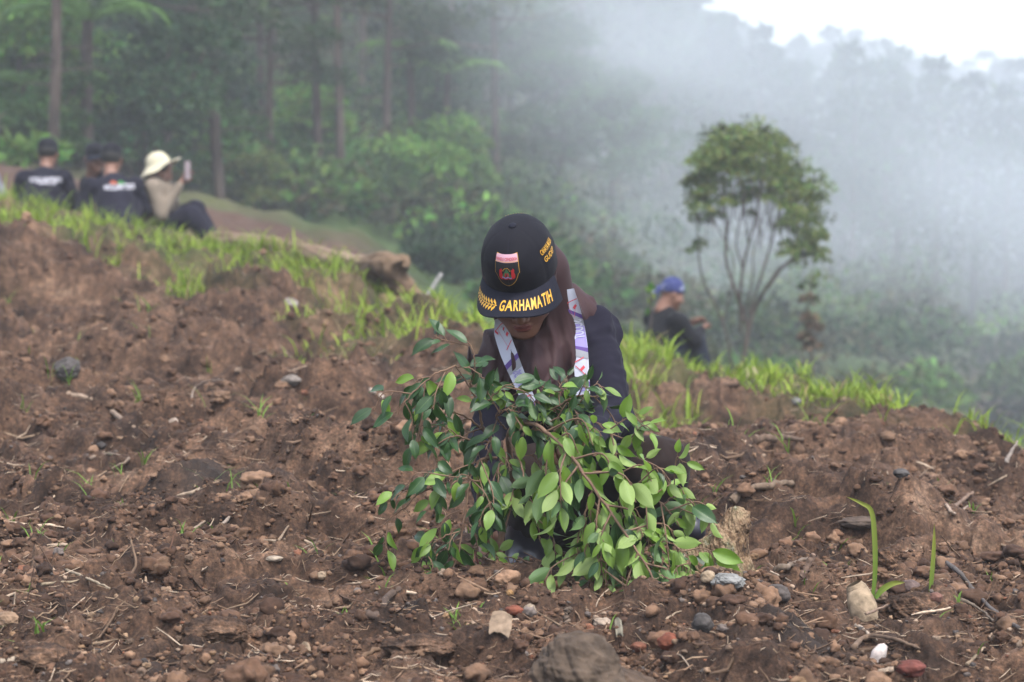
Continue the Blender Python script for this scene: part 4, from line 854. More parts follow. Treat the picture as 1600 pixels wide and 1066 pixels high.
# single grass blades in front
def blade_thing(label, pts, d, w_, leaf=False):
    q = spline([P(a, b_, d) for a, b_ in pts], 22); k = np.linspace(0, 1, 22); ww = w_ * np.sin(np.clip(k * 0.9 + 0.12, 0, 1) * math.pi) ** 0.6; g = G()
    t = np.gradient(q, axis=0); s = np.cross(t, A(0, -1, 0.15)); s /= np.linalg.norm(s, axis=1)[:, None]
    V = np.stack([q - s * ww[:, None] / 2, q + A(0, 0.25 * w_, 0), q + s * ww[:, None] / 2], 1).reshape(-1, 3)
    i = np.arange(21)[:, None] * 3; f = np.concatenate([i + np.array([[0, 1, 4, 3]]), i + np.array([[1, 2, 5, 4]])])
    c = (A(0.085, 0.16, 0.02) * (1 - k[:, None]) + A(0.22, 0.23, 0.04) * k[:, None]); g.add(V, f, 0, np.repeat(c, 3, axis=0))
    return tag(mk('grass_blade', g, m_grass, loc=q[0]), label, 'grass blade', 'lone grass blades at the right')
blade_thing('tall lone grass blade bending over at the tip beside the cut wood block', [(1362, 945), (1367, 900), (1367, 850), (1362, 800), (1345, 786), (1322, 776)], 5.33, 0.011)
blade_thing('low broad grass leaf lying to the right at the foot of the tall blade', [(1368, 935), (1378, 922), (1395, 912), (1414, 910)], 5.32, 0.013)
blade_thing('straight upright lone grass blade right of the tall bending one', [(1453, 935), (1456, 900), (1459, 860), (1460, 818)], 5.45, 0.010)

# ------------------------------------------------------------------ people
def cloth(name, col, rough=0.9, scale=700, strength=0.25, var=0.12, spec=0.15, big=9):
    m = mat(name, col, rough, spec); N, L, b = nodes(m); tc = N.new('ShaderNodeTexCoord')
    n = N.new('ShaderNodeTexNoise'); n.inputs['Scale'].default_value = big; n.inputs['Detail'].default_value = 5; L.new(tc.outputs['Object'], n.inputs['Vector'])
    mr = N.new('ShaderNodeMapRange'); mr.inputs[1].default_value = 0.3; mr.inputs[2].default_value = 0.7; mr.inputs[3].default_value = 1 - var; mr.inputs[4].default_value = 1 + var; L.new(n.outputs[0], mr.inputs[0])
    s = N.new('ShaderNodeVectorMath'); s.operation = 'SCALE'; s.inputs[0].default_value = col; L.new(mr.outputs[0], s.inputs['Scale']); L.new(s.outputs[0], b.inputs['Base Color'])
    n2 = N.new('ShaderNodeTexNoise'); n2.inputs['Scale'].default_value = scale; L.new(tc.outputs['Object'], n2.inputs['Vector'])
    bp = N.new('ShaderNodeBump'); bp.inputs['Strength'].default_value = strength; bp.inputs['Distance'].default_value = 0.001; L.new(n2.outputs[0], bp.inputs['Height']); L.new(bp.outputs[0], b.inputs['Normal'])
    b.inputs['Sheen Weight'].default_value = 0.02; return m
m_skin = noise_col(mat('skin', (0.3, 0.16, 0.1), 0.5, 0.4, Subsurface_Weight=0.0), [(0.15, 0.072, 0.046), (0.20, 0.10, 0.066)], 14, bump=0.15, bscale=300, bdist=0.0006)
m_lip = mat('lips', (0.14, 0.04, 0.035), 0.4, 0.4); m_hair = mat('hair', (0.012, 0.010, 0.009), 0.6, 0.4); m_brow = m_hair
m_navy = cloth('navy_cotton', (0.0080, 0.0072, 0.0145)); m_brown = cloth('brown_trousers', (0.016, 0.0100, 0.0088)); m_hijab = cloth('brown_headscarf', (0.028, 0.0105, 0.0118), 0.75, 900, 0.15, 0.1, 0.3)
m_boot = mat('boot_rubber', (0.012, 0.0125, 0.02), 0.38, 0.5); m_cap = cloth('cap_twill', (0.005, 0.005, 0.0085), 0.8, 1200, 0.5); m_brimm = cloth('cap_brim_twill', (0.008, 0.0085, 0.016), 0.8, 1200, 0.5)
m_gold = mat('gold_thread', (0.52, 0.28, 0.02), 0.5, 0.4); m_white = mat('white_print', (0.45, 0.44, 0.48), 0.8); m_red = mat('red_thread', (0.36, 0.012, 0.015), 0.6); m_pink = mat('pink_thread', (0.46, 0.26, 0.32), 0.6)
m_blue = mat('blue_thread', (0.06, 0.2, 0.45), 0.6); m_purple = mat('purple_print', (0.075, 0.04, 0.17), 0.8); m_grn = mat('green_thread', (0.03, 0.12, 0.05), 0.6); m_lil = mat('lilac_print', (0.20, 0.17, 0.38), 0.8)
m_kerch = cloth('white_neckerchief', (0.36, 0.37, 0.44), 0.8, 900, 0.2, 0.08); m_redp = mat('red_print', (0.45, 0.05, 0.07), 0.7); m_black = mat('black_thread', (0.01, 0.01, 0.012), 0.8)
def frame(fwd_yaw, pitch, roll=0.0):
    """head axes: rows = viewer-side x, face direction, up; yaw 0 = facing the camera"""
    F0 = A(-math.sin(fwd_yaw), -math.cos(fwd_yaw), 0); Z = A(0, 0, 1)
    F = F0 * math.cos(pitch) - Z * math.sin(pitch); U = F0 * math.sin(pitch) + Z * math.cos(pitch); X = np.cross(U, F)
    if roll: X, U = X * math.cos(roll) + U * math.sin(roll), U * math.cos(roll) - X * math.sin(roll)
    return np.stack([X, F, U])
_glyph = {}
def glyphs(text, bold=0.0):
    """outline of a word from the built-in font as flat triangles, height 1"""
    k = (text, bold)
    if k in _glyph: return _glyph[k]
    cu = bpy.data.curves.new('w', 'FONT'); cu.body = text; cu.size = 1.38; cu.resolution_u = 3; cu.fill_mode = 'FRONT'; cu.offset = bold
    o = bpy.data.objects.new('w', cu); COL.objects.link(o); dg = bpy.context.evaluated_depsgraph_get(); me = o.evaluated_get(dg).to_mesh()
    V = np.array([v.co[:2] for v in me.vertices]); me.calc_loop_triangles(); F = np.array([t.vertices[:] for t in me.loop_triangles])
    o.evaluated_get(dg).to_mesh_clear(); bpy.data.objects.remove(o); bpy.data.curves.remove(cu)
    if len(V): V[:, 0] -= V[:, 0].min()
    _glyph[k] = (V, F); return V, F
def put(g, V2, F, fn, m=0): g.add(fn(V2[:, 0], V2[:, 1]), F, m)
def body_head(p, C, M, k=1.0, face=True):
    """head and neck solid in head axes (metres, eye level at 0)"""
    q = (p - C) @ M.T / k; 
    d = sell(q, (0, -.012, .035), (.074, .092, .088)); d = smin(d, sell(q, (0, .025, -.045), (.061, .062, .068)), .03)
    d = smin(d, sell(q, (0, .058, -.096), (.030, .026, .020)), .03); d = smin(d, sell(q, (.038, .048, -.034), (.028, .028, .028)), .02); d = smin(d, sell(q, (-.038, .048, -.034), (.028, .028, .028)), .02)
    if face:
        d = smax(d, -sell(q, (.031, .098, .0), (.020, .016, .012)), .012); d = smax(d, -sell(q, (-.031, .098, .0), (.020, .016, .012)), .012)
        d = smin(d, sell(q, (.031, .072, -.001), (.014, .013, .011)), .005); d = smin(d, sell(q, (-.031, .072, -.001), (.014, .013, .011)), .005)
        d = smin(d, scap(q, (0, .080, .008), (0, .102, -.034), .007, .0095), .012); d = smin(d, sell(q, (.0115, .092, -.038), (.0085, .010, .0075)), .006); d = smin(d, sell(q, (-.0115, .092, -.038), (.0085, .010, .0075)), .006)
        d = smax(d, -sell(q, (0, .094, -.0665), (.023, .010, .0016)), .003)
        d = smin(d, sell(q, (0, .083, -.0615), (.021, .010, .0052)), .004); d = smin(d, sell(q, (0, .082, -.0725), (.018, .010, .0062)), .004)
    for s in (-1, 1): d = smin(d, sell(q, (s * .077, -.005, -.01), (.007, .016, .030)), .006)
    d = smin(d, scap(q, (0, -.02, -.02), (0, -.045, -.15), .052, .052), .03)
    return d * k
def hand_prims(wr, dirp, nrmp, curl, s=1.0, flip=1, spreadv=0.0, thumb_in=0.6):
    """palm and five fingers: wrist, direction of the palm, its normal (palm side), curl per finger"""
    D_ = nrm(dirp); Nn = nrm(np.asarray(nrmp) - D_ * np.dot(nrmp, D_)); S = np.cross(D_, Nn) * flip; pr = []
    pc = wr + D_ * .045 * s
    for off in (-.026, -.009, .009, .026): pr.append((wr + S * off * .55 * s, wr + D_ * .078 * s + S * off * s, .0125 * s, .0105 * s))
    for f_, off, l in ((0, -.030, .066), (1, -.010, .076), (2, .010, .071), (3, .029, .056)):
        p_ = wr + D_ * .080 * s + S * off * s; a = 0.0; sg = [(.45, .0092), (.31, .0084), (.24, .0076)]; c_ = curl[f_] if np.ndim(curl) else curl
        dd = nrm(D_ + S * off * spreadv * 14)
        for w_, r_ in sg:
            a += c_; dr = dd * math.cos(a) + Nn * math.sin(a); e = p_ + dr * l * w_ * s; pr.append((p_, e, r_ * s, (r_ - .0008) * s)); p_ = e
    t0 = wr + D_ * .022 * s - S * .026 * s; t1 = t0 + (D_ * .7 - S * .6 + Nn * .35) * .034 * s; t2 = t1 + (D_ * .8 - S * (.5 - thumb_in) + Nn * (0.3 + thumb_in * .5)) * .028 * s; t3 = t2 + (D_ * .75 + S * .3 * thumb_in + Nn * .5 * thumb_in) * .022 * s
    pr += [(t0, t1, .0135 * s, .0112 * s), (t1, t2, .0108 * s, .0095 * s), (t2, t3, .0093 * s, .0080 * s)]
    return pr
def fold(p, fr, amp, seed, dirv):               # cloth folds running along dirv
    dirv = nrm(dirv); q = p - (p @ dirv)[:, None] * dirv[None] * 0.75
    return amp * pn3(q * fr + seed, seed)
def capmesh(C, M, k=1.0, H=.116, Rs=.083, Rf=.095, Rb=.102, z0=.034, off=0.0):
    def crown(ph, t, o=0.0):
        # ph 0 = front, t 0..1 rim to button
        e = 2.55; r_ = np.clip(1 - np.clip(t, 0, 1) ** e, 0, 1) ** (1 / e); cx = np.sin(ph); cy = np.cos(ph)
        Ry = np.where(cy > 0, Rf, Rb); fr = np.clip(cy, 0, 1) ** 2
        x = (Rs * k * r_ + o) * cx; y = (Ry * k * r_ + o) * cy; z = z0 * k + (H * k + o) * t ** 0.96 - 0.008 * k * fr * (1 - t) * 0
        y = y + 0.010 * k * fr * np.sin(math.pi * np.clip(t, 0, 1) * 0.9)
        seam = np.exp(-((np.sin(ph * 3)) / .05) ** 2) * (t > 0.03); z = z + 0 * seam; x = x - .0012 * seam * cx * k; y = y - .0012 * seam * cy * k
        wr = .0016 * pn2(ph * 2.5 + 3, t * 4.0 + C[0] * 0, 23) * np.clip(1.1 - t, 0, 1) * 1.6; x = x + wr * cx; y = y + wr * cy
        return C + np.stack([x, y, z], -1) @ M
    def brim(s, v, o=0.0):
        # s -1..1 across, v 0..1 from the seam outwards
        a = s * R(74); bx = Rs * np.sin(a) * 1.01; by = Rf * np.cos(a) * 1.01 ; L_ = .064 * np.clip(np.cos(a * 1.10), 0, 1) ** .58
        ex = .100 * np.sign(s) * np.abs(np.sin(a)) ** .85; ey = by + L_
        x = bx + (ex - bx) * v; y = by + (ey - by) * v
        z = z0 + .002 - 4.0 * (x ** 2) * (0.15 + 0.85 * v) - .006 * v - .010 * v * v
        return C + np.stack([x * k, y * k, z * k + o], -1) @ M
    return crown, brim
def build_cap(root, C, M, k=1.0, name='cap', mc=None, mb=None, **kw):
    crown, brim = capmesh(C, M, k, **kw); mc = mc or m_cap; mb = mb or m_brimm
    g = G(); grid(g, lambda u, v: crown(u * 2 * math.pi, v), 96, 26, 0, closed=True)
    c = mk(name, g, mc, root=root); 
    g = G(); grid(g, lambda u, v: brim(u * 2 - 1, v, .0015), 40, 10); grid(g, lambda u, v: brim(u * 2 - 1, v, -.0022), 40, 10); grid(g, lambda u, v: brim(u * 2 - 1, 1 + .0 * v, .0015 - .0037 * v), 40, 2)
    b = mk('brim', g, mb, root=root, parent=c)
    g = G(); Vb, Fb = ICO[2]; g.add(crown(np.array([0.0]), np.array([1.0]))[0] + (Vb * A(.009, .009, .005) * k) @ M, Fb); mk('button', g, mb, root=root, parent=c)
    return c, b, crown, brim

# ---- the planter
W0 = P(900, 885, 6.15); W0[2] = gz(W0[0], W0[1], False)
WOM = thing('person', 'kneeling planter in black cap with gold lettering, brown headscarf and white neckerchief', 'person', W0)
MK = frame(R(13), R(36), R(1)); MH = frame(R(2), R(38), R(5)); KH = 1.06; HC = P(801, 352, 5.80) - MK[2] * .150 * KH; HD = HC - A(.006, 0, 0)
shL, shR = P(790, 560, 6.02), P(925, 520, 6.10)       # shoulder joints as seen, left and right in the photo
elR, wrR = P(958, 655, 5.93), P(893, 712, 5.66)
elL, wrL = P(757, 700, 5.90), P(764, 838, 5.82)
hip = P(905, 790, 6.38); hipL, hipR = P(868, 800, 6.33), P(950, 795, 6.33); neck = P(862, 500, 6.05); chest = P(868, 600, 6.16)
knR, anR = P(1022, 735, 5.98), P(1035, 815, 6.32); knL, anL = P(842, 742, 5.92), P(822, 862, 6.02)
handR = hand_prims(wrR, nrm(P(868, 690, 5.60) - wrR), A(0.2, -0.5, -0.7), (0.75, 0.8, 0.85, 0.9), 0.92, 1)
handL = hand_prims(wrL, A(0.05, -0.15, -1), A(0.75, -0.5, 0), (0.55, 0.6, 0.65, 0.7), 0.92, -1)
def f_body(p):
    d = body_head(p, HD, MH, KH)
    d = smin(d, chain(p, [neck, chest, hip], [.05, .085, .11], .03), .03)
    for a, e, w_, hp in ((shR, elR, wrR, handR), (shL, elL, wrL, handL)):
        d = smin(d, chain(p, [chest, a, e, w_ + (w_ - e) * -.0], [.06, .042, .034, .0225], .01), .02); dh = None
        for q in hp: t = scap(p, *q); dh = t if dh is None else smin(dh, t, .0035)
        d = smin(d, dh, .008)
    for h_, kn, an in ((hipL, knL, anL), (hipR, knR, anR)): d = smin(d, chain(p, [h_, kn, an], [.075, .05, .035], .01), .02)
    return d
allp = np.vstack([HC, shL, shR, elR, wrR, elL, wrL, hip, knR, anR, knL, anL]); lo, hi = allp.min(0) - .2, allp.max(0) + .2
v, f = isomesh(f_body, lo, hi, .0032)
q = (v - HD) @ MH.T / KH; fq = q[f].mean(1)
lipm = (np.abs(fq[:, 0]) < .021 * np.sqrt(np.clip(1 - ((fq[:, 2] + .067) / .0125) ** 2, 0, 1))) & (fq[:, 1] > .078) & (fq[:, 1] < .1)
browm = (np.abs(np.abs(fq[:, 0]) - .031) < .019) & (np.abs(fq[:, 2] - .022 + 2.5 * (np.abs(fq[:, 0]) - .03) ** 2 * 4) < .0035) & (fq[:, 1] > .06)
lashm = (np.abs(np.abs(fq[:, 0]) - .031) < .014) & (np.abs(fq[:, 2] + .006) < .0018) & (fq[:, 1] > .06)
g = G(); oth = ~(lipm | browm | lashm); g.add(v, f[oth], 0); g.v.append(np.zeros((0, 3))); g.c.append(np.zeros((0, 3)))
for mm, sl in ((lipm, 1), (browm | lashm, 2)): g.f.append(f[mm]); g.m.append(np.full(int(mm.sum()), sl)); g.v.append(np.zeros((0, 3))); g.c.append(np.zeros((0, 3)))
mk('body', g, [m_skin, m_lip, m_hair], root=WOM)
def f_shirt(p):
    d = chain(p, [neck + A(.0, .02, -.03), chest, hip + A(0, .02, .05)], [.07, .115, .135], .04)
    d = smin(d, scap(p, shL, shR, .058, .062), .05)
    armR = chain(p, [shR, elR, wrR + (elR - wrR) * .16], [.058, .050, .031], .012); armL = chain(p, [shL, elL, wrL + (elL - wrL) * .05], [.050, .040, .029], .012)
    d = smin(smin(d, armR, .03), armL, .03)
    t = np.clip(((p - shR) @ (elR - shR)) / ((elR - shR) @ (elR - shR)), -1, 2)
    d = d + fold(p, 20, .011, 5, A(.9, -.3, .35)) + fold(p, 48, .0045, 9, A(.9, 0, .4))
    return np.maximum(d, -(scap(p, wrR, wrR + (wrR - elR) * .3, .026, .026)))
lo, hi = allp.min(0) - .17, allp.max(0) + .17
v, f = isomesh(f_shirt, lo, hi, .0048); g = G().add(v, f); mk('shirt', g, m_navy, root=WOM)
def f_pants(p):
    d = smin(scap(p, hipL, hipR, .13, .13), chain(p, [hipR, knR, anR], [.125, .078, .062], .02), .03)
    d = smin(d, chain(p, [hipL, knL, anL + (knL - anL) * .45], [.115, .074, .058], .02), .03)
    return d + fold(p, 20, .008, 15, nrm(knR - hipR)) + fold(p, 50, .003, 16, A(0.2, -.5, .9)) - .010 * np.exp(-(np.linalg.norm(p - (knR + A(.045, 0, .05)), axis=1) / .05) ** 2)
v, f = isomesh(f_pants, lo - .08, hi + .05, .0055); mk('trousers', G().add(v, f), m_brown, root=WOM)
def f_boot(an, kn, toe, hgt=.5):
    def fn(p):
        top = an + (kn - an) * hgt; d = chain(p, [top, an + (kn - an) * .18, an], [.060, .050, .047], .02)
        d = smin(d, chain(p, [an + A(0, .03, -.03), toe], [.040, .036], .02), .035); fl = min(an[2], toe[2]) - .047
        d = np.maximum(d, fl - p[:, 2]); d = np.maximum(d, (p - top) @ nrm(kn - an)); return d + .0022 * pn3(p * 28, 4)
    return fn
for an, kn, toe, hg in ((anL, knL, anL + A(-.02, -.13, -.035), .75), (anR, knR, anR + A(.07, -.06, -.012), .25)):
    v, f = isomesh(f_boot(an, kn, toe, hg), an - .2, an + A(.2, .2, .24), .0045); mk('boot', G().add(v, f), m_boot, root=WOM)
# headscarf
def f_hij(p):
    q = (p - HD) @ MH.T / KH
    hood = smin(sell(q, (0, -.012, .03), (.083, .100, .092)), sell(q, (0, .000, -.045), (.074, .075, .085)), .03) * KH
    bun = scap(p, HC - MH[1] * .07, HC - MH[1] * .075 - MH[2] * .05, .075, .07)
    d = smin(hood, bun, .04)
    under = HC - MH[2] * .145 + MH[1] * .035                       # below the chin
    d = smin(d, chain(p, [HC - MH[2] * .08 - MH[1] * .01, under, P(838, 575, 5.92), P(840, 650, 5.95)], [.07, .052, .050, .060], .03), .05)
    d = smin(d, chain(p, [HC + MH[0] * .055 - MH[1] * .03, P(868, 500, 5.98), P(884, 560, 5.97), P(882, 630, 5.98)], [.055, .054, .042, .046], .02), .03)
    d = smin(d, chain(p, [P(905, 488, 6.09), P(868, 492, 6.10), P(800, 540, 6.02), P(768, 572, 5.99)], [.052, .066, .058, .050], .02), .04)
    d = smin(d, chain(p, [P(775, 560, 5.99), P(770, 612, 5.95)], [.052, .045], .02), .03)
    w_ = np.clip((-(q[:, 2]) - .05) / .08, 0, 1)
    qx = p[:, 0] + 0.10 * np.sin(p[:, 2] * 7 + 1); d = d - .015 * w_ * (1 - np.abs(pn2(qx * 22 + 3, p[:, 2] * 3.2 + p[:, 1] * 3, 35)) * 3).clip(0, 1) + .004 * w_
    d = d + (0.0015 + .011 * w_) * pn2((p[:, 0] + 0.12 * p[:, 2]) * 30, p[:, 2] * 4 + p[:, 1] * 6, 33) + .003 * w_ * pn2(p[:, 0] * 70 + 20 * p[:, 2], p[:, 2] * 8, 34)
    cut = sell(q, (0, .10, -.040), (.061, .095, .071)) * KH
    d = smax(d, -cut, .006)
    return np.maximum(d, (P(0, 655, 5.9)[2]) - p[:, 2] + .02 * np.sin(p[:, 0] * 25))
v, f = isomesh(f_hij, HC - A(.24, .22, .36), HC + A(.24, .40, .2), .0036); HM = (v, f)
hij = mk('headscarf', G().add(v, f), m_hijab, root=WOM)
# under-scarf band over the forehead, seen at the temple
g = G()
grid(g, lambda u, vv: HC + (np.stack([.081 * np.sin((u * 2 - 1) * 1.5), .102 * np.cos((u * 2 - 1) * 1.5) - .006, .004 + .028 * vv + .0012 * np.sin(vv * 30) - .05 * np.abs(u * 2 - 1) ** 3 * (1 - vv)], -1) * KH) @ MH, 40, 14)
mk('forehead_band', g, m_hijab, root=WOM, parent=hij)
cap, brim_o, crown, brim = build_cap(WOM, HC, MK, KH)
# eyelets and front vent seam
# badge
def badge(x, y, o=.0022): return crown(np.arctan2(x, .104) * 1.0 / 1.0 * (1.04), np.clip(y / .150, 0, .93), o)
bx, by, bw, bh = -.004, .031, .040, .093      # centre x, bottom tip, half width, height
def shield(inset, n=34):
    w_, h_ = bw - inset, bh - inset * 1.1; t = np.linspace(0, 1, n); X = w_ * np.clip(1 - (1 - t) ** 2.3, 0, 1) ** .62; X = np.where(t > .45, w_ * (0.93 + 0.07 * sm(.45, 1, t)), np.minimum(X, w_ * .93)); Y = by + inset * 1.3 + t * (h_ - inset * 1.0) * .97
    return X, Y
def fillsh(g, inset, m, o, t0=0.0, t1=1.0):
    X, Y = shield(inset); k = slice(int(t0 * 33), int(t1 * 33) + 1); X, Y = X[k], Y[k]; n = len(X); u = np.linspace(-1, 1, 13)
    V = badge(bx + (X[:, None] * u[None]).ravel(), np.repeat(Y, 13) + (0.0022 * (1 - (np.tile(u, n)) ** 2) * -1 * (np.repeat(np.arange(n), 13) > n * .9)), o)
    i = np.arange(n - 1)[:, None] * 13; j = np.arange(12)[None, :]; g.add(V, np.stack([i + j, i + j + 1, i + 14 + j, i + 13 + j], -1).reshape(-1, 4), m)
def stroke(g, pts, w_, m, o, fn=badge):
    p = np.array(pts, dtype=float)
    for a, b_ in zip(p[:-1], p[1:]):
        t = (b_ - a) / max(1e-9, np.linalg.norm(b_ - a)); s = A(-t[1], t[0]) * w_ / 2; k = np.linspace(0, 1, 5)[:, None]; q = np.vstack([a + (b_ - a) * k + s, a + (b_ - a) * k - s])
        g.add(fn(q[:, 0], q[:, 1], o), [(j, j + 1, j + 6, j + 5) for j in range(4)], m)
g = G(); fillsh(g, 0, 0, .0016); fillsh(g, .0016, 1, .0024); fillsh(g, .0022, 2, .0030, .80, 1.0)
stroke(g, [(bx - bw + .001, by + bh * .775), (bx + bw - .001, by + bh * .775)], .0011, 0, .0034)
V2, F2 = glyphs('PANDU CENDEKIA', .012); V2 = V2 / V2[:, 0].max() * A(bw * 1.78, bw * 1.78) * A(1, 1.15); put(g, V2 + A(bx - bw * .89, by + bh * .805), F2, lambda x, y: badge(x, y, .0036), 3)
cy = by + bh * .42
for sgn in (-1, 1):                             # red flames left and right, green hill, doors
    fl = [(0, 0), (.0045, .003), (.0055, .012), (.0035, .018), (.0045, .025), (.001, .030), (-.001, .024), (-.0035, .027), (-.004, .016), (-.005, .008), (-.003, .001)]
    q = np.array(fl) * A(1.05, 1.0) + A(bx + sgn * .0175, cy - .013); g.add(badge(q[:, 0], q[:, 1], .0034), [(0, 1, 2), (0, 2, 3), (0, 3, 9), (3, 4, 5), (3, 5, 6), (3, 6, 8), (6, 7, 8), (3, 8, 9), (0, 9, 10)], 3)
q = np.array([(-.013, -.006), (.013, -.006), (.008, .004), (0, .016), (-.008, .004)]) + A(bx, cy); g.add(badge(q[:, 0], q[:, 1], .0032), [(0, 1, 2), (0, 2, 4), (4, 2, 3)], 4)
q = np.array([(-.0065, -.006), (-.001, -.006), (-.001, .006), (-.005, .003)]) + A(bx, cy); g.add(badge(q[:, 0], q[:, 1], .0038), [(0, 1, 2), (0, 2, 3)], 6)
q = np.array([(.0065, -.006), (.001, -.006), (.001, .006), (.005, .003)]) + A(bx, cy); g.add(badge(q[:, 0], q[:, 1], .0038), [(0, 1, 2), (0, 2, 3)], 6)
for a in np.linspace(-1.05, 1.05, 7):            # arc of stars
    c0 = A(bx + .0115 * math.sin(a), cy + .004 + .0135 * math.cos(a)); r_ = [.0021 if i % 2 else .0009 for i in range(10)]
    q = np.array([c0] + [c0 + r_[i] * A(math.sin(i * .628), math.cos(i * .628)) for i in range(10)]); g.add(badge(q[:, 0], q[:, 1], .0040), [(0, i + 1, (i + 1) % 10 + 1) for i in range(10)], 0)
xx = np.linspace(-.015, .015, 13)
stroke(g, [(bx + a, cy - .0115 + .0013 * math.sin(a * 500)) for a in xx * 1.2], .0045, 3, .0036)
stroke(g, [(bx + a, cy - .0085 + .0013 * math.sin(a * 500)) for a in xx * .85], .0032, 5, .0042); stroke(g, [(bx + a, cy - .0072 + .0013 * math.sin(a * 500)) for a in xx * .8], .0010, 2, .0046)
mk('badge', g, [m_gold, m_black, m_pink, m_red, m_grn, m_blue, mat('dark_red_thread', (0.25, 0.02, 0.02), 0.7)], root=WOM, parent=cap, smooth=False)
# gold lettering round the brim and the laurel twig
g = G()
def brim_at(arc, rad, o=.0028):                 # arc -1..1, rad 0 = letter foot near the edge, 1 = towards the crown
    return brim(arc, 0.80 - 0.50 * rad, o)
word = 'GARHAMATIH'; ws = [glyphs(ch, .035) for ch in word]; wid = np.array([v[:, 0].max() for v, _ in ws]) + .13; tot = wid.sum(); a0, a1 = -.16, .80; pos = 0
for (v2, f2), w_ in zip(ws, wid):
    u0 = a0 + (a1 - a0) * pos / tot; x = v2[:, 0] / tot * (a1 - a0) + u0; put(g, np.stack([x, v2[:, 1]], -1), f2, lambda x, y: brim_at(x, y * .86 + .02)); pos += w_
for t in np.linspace(0, 1, 9):                  # laurel
    s_ = -.90 + .64 * t
    for sg in (1, -1):
        c0 = A(s_, .40); dd = A(.0 + .055, .40 * sg); e = c0 + A(-.055 + 0 * t, .46 * sg) * A(1, 1) * (1 - .25 * (1 - t)); mid = (c0 + e) / 2; w2 = A(.022, .10 * sg)
        q = np.array([c0 + A(.02, 0), mid + A(.034, -.03 * sg), e, mid - A(.034, .0)]); g.add(brim_at(q[:, 0], q[:, 1]), [(0, 1, 2), (0, 2, 3)])
stroke(g, [(-.93, .40), (-.8, .40), (-.6, .40), (-.4, .40), (-.22, .40)], .05, 0, .0026, lambda x, y, o: brim_at(x, y, o))
q = np.array([(-.93, .34), (-.93, .46), (-1.0, .42)]); g.add(brim_at(q[:, 0], q[:, 1]), [(0, 1, 2)])
mk('lettering', g, m_gold, root=WOM, parent=brim_o, smooth=False)
g = G()                                          # embroidered words on the side of the crown
for ln, (wd, zz, ph0, wl) in enumerate([('CAHAYA MULIA', .112, 1.05, .62), ('GUDEP', .088, 1.08, .50)]):
    V2, F2 = glyphs(wd, .02); V2 = V2 / A(V2[:, 0].max() / wl, V2[:, 1].max()); put(g, V2, F2, lambda x, y, zz=zz, ph0=ph0: crown(ph0 + .0 + x, np.clip((zz - .030 + y * .0155) / .15 + .0, 0, .95), .002))
mk('side_lettering', g, m_gold, root=WOM, parent=cap, smooth=False)
g = G()
for ph in np.linspace(-.5, .5, 12): q = np.array([(ph + math.pi - .01, .74), (ph + math.pi + .05, .76), (ph + math.pi + .02, .82)]); g.add(crown(q[:, 0], q[:, 1], .002), [(0, 1, 2)])
mk('back_lettering', g, m_gold, root=WOM, parent=cap, smooth=False)
g = G()                                          # vents and seams
for ph in (0.0, ): stroke(g, [(ph, t) for t in np.linspace(.72, .97, 6)], .05, 0, .0009, lambda x, y, o: crown(x, y, o))
for ph in ():
    for t0, t1 in ((.05, .95),):
        if ph: stroke(g, [(ph, t) for t in np.linspace(t0, t1, 12)], .022, 0, .0008, lambda x, y, o: crown(x, y, o))
mk('seams', g, m_brimm, root=WOM, parent=cap)
# neckerchief strips lying on the scarf
allv = np.vstack([HM[0]]); bvh = BVHTree.FromPolygons([Vector(a) for a in HM[0]], [tuple(int(c_) for c_ in a) for a in HM[1]])
def onto(px, py, dflt, bvh=bvh):
    q = P(px, py, 1.0) - CAM; h = bvh.ray_cast(Vector(CAM), Vector(nrm(q)))
    return np.array(h[0]) if h[0] is not None else P(px, py, dflt)
def ribbon_pts(centers, wpx, dflt, n=44, lift=.006):
    c = spline(centers, n); t = np.gradient(c, axis=0); t /= np.linalg.norm(t, axis=1)[:, None]; s = np.stack([-t[:, 1], t[:, 0]], -1); w_ = np.interp(np.linspace(0, 1, n), np.linspace(0, 1, len(wpx)), wpx)
    rows = np.zeros((n, 9, 3))
    for i in range(n):
        for j in range(9):
            a, b_ = c[i] + s[i] * w_[i] * (j / 8 - .5); rows[i, j] = onto(a, b_, dflt[0] * (1 - i / n) + dflt[1] * i / n)
    dep = (rows - CAM) @ AXF
    for _ in range(30):
        dd = dep.copy(); dd[1:-1] = (dep[:-2] + dep[2:] + dep[1:-1]) / 3; dd[:, 1:-1] = (dd[:, :-2] + dd[:, 2:] + dd[:, 1:-1]) / 3; dd[:, 0] = dd[:, 1]; dd[:, -1] = dd[:, -2]; dep = np.minimum(dep, dd) * .5 + dd * .5
    dirs = (rows - CAM) / ((rows - CAM) @ AXF)[..., None]
    return CAM + dirs * (dep - lift)[..., None]
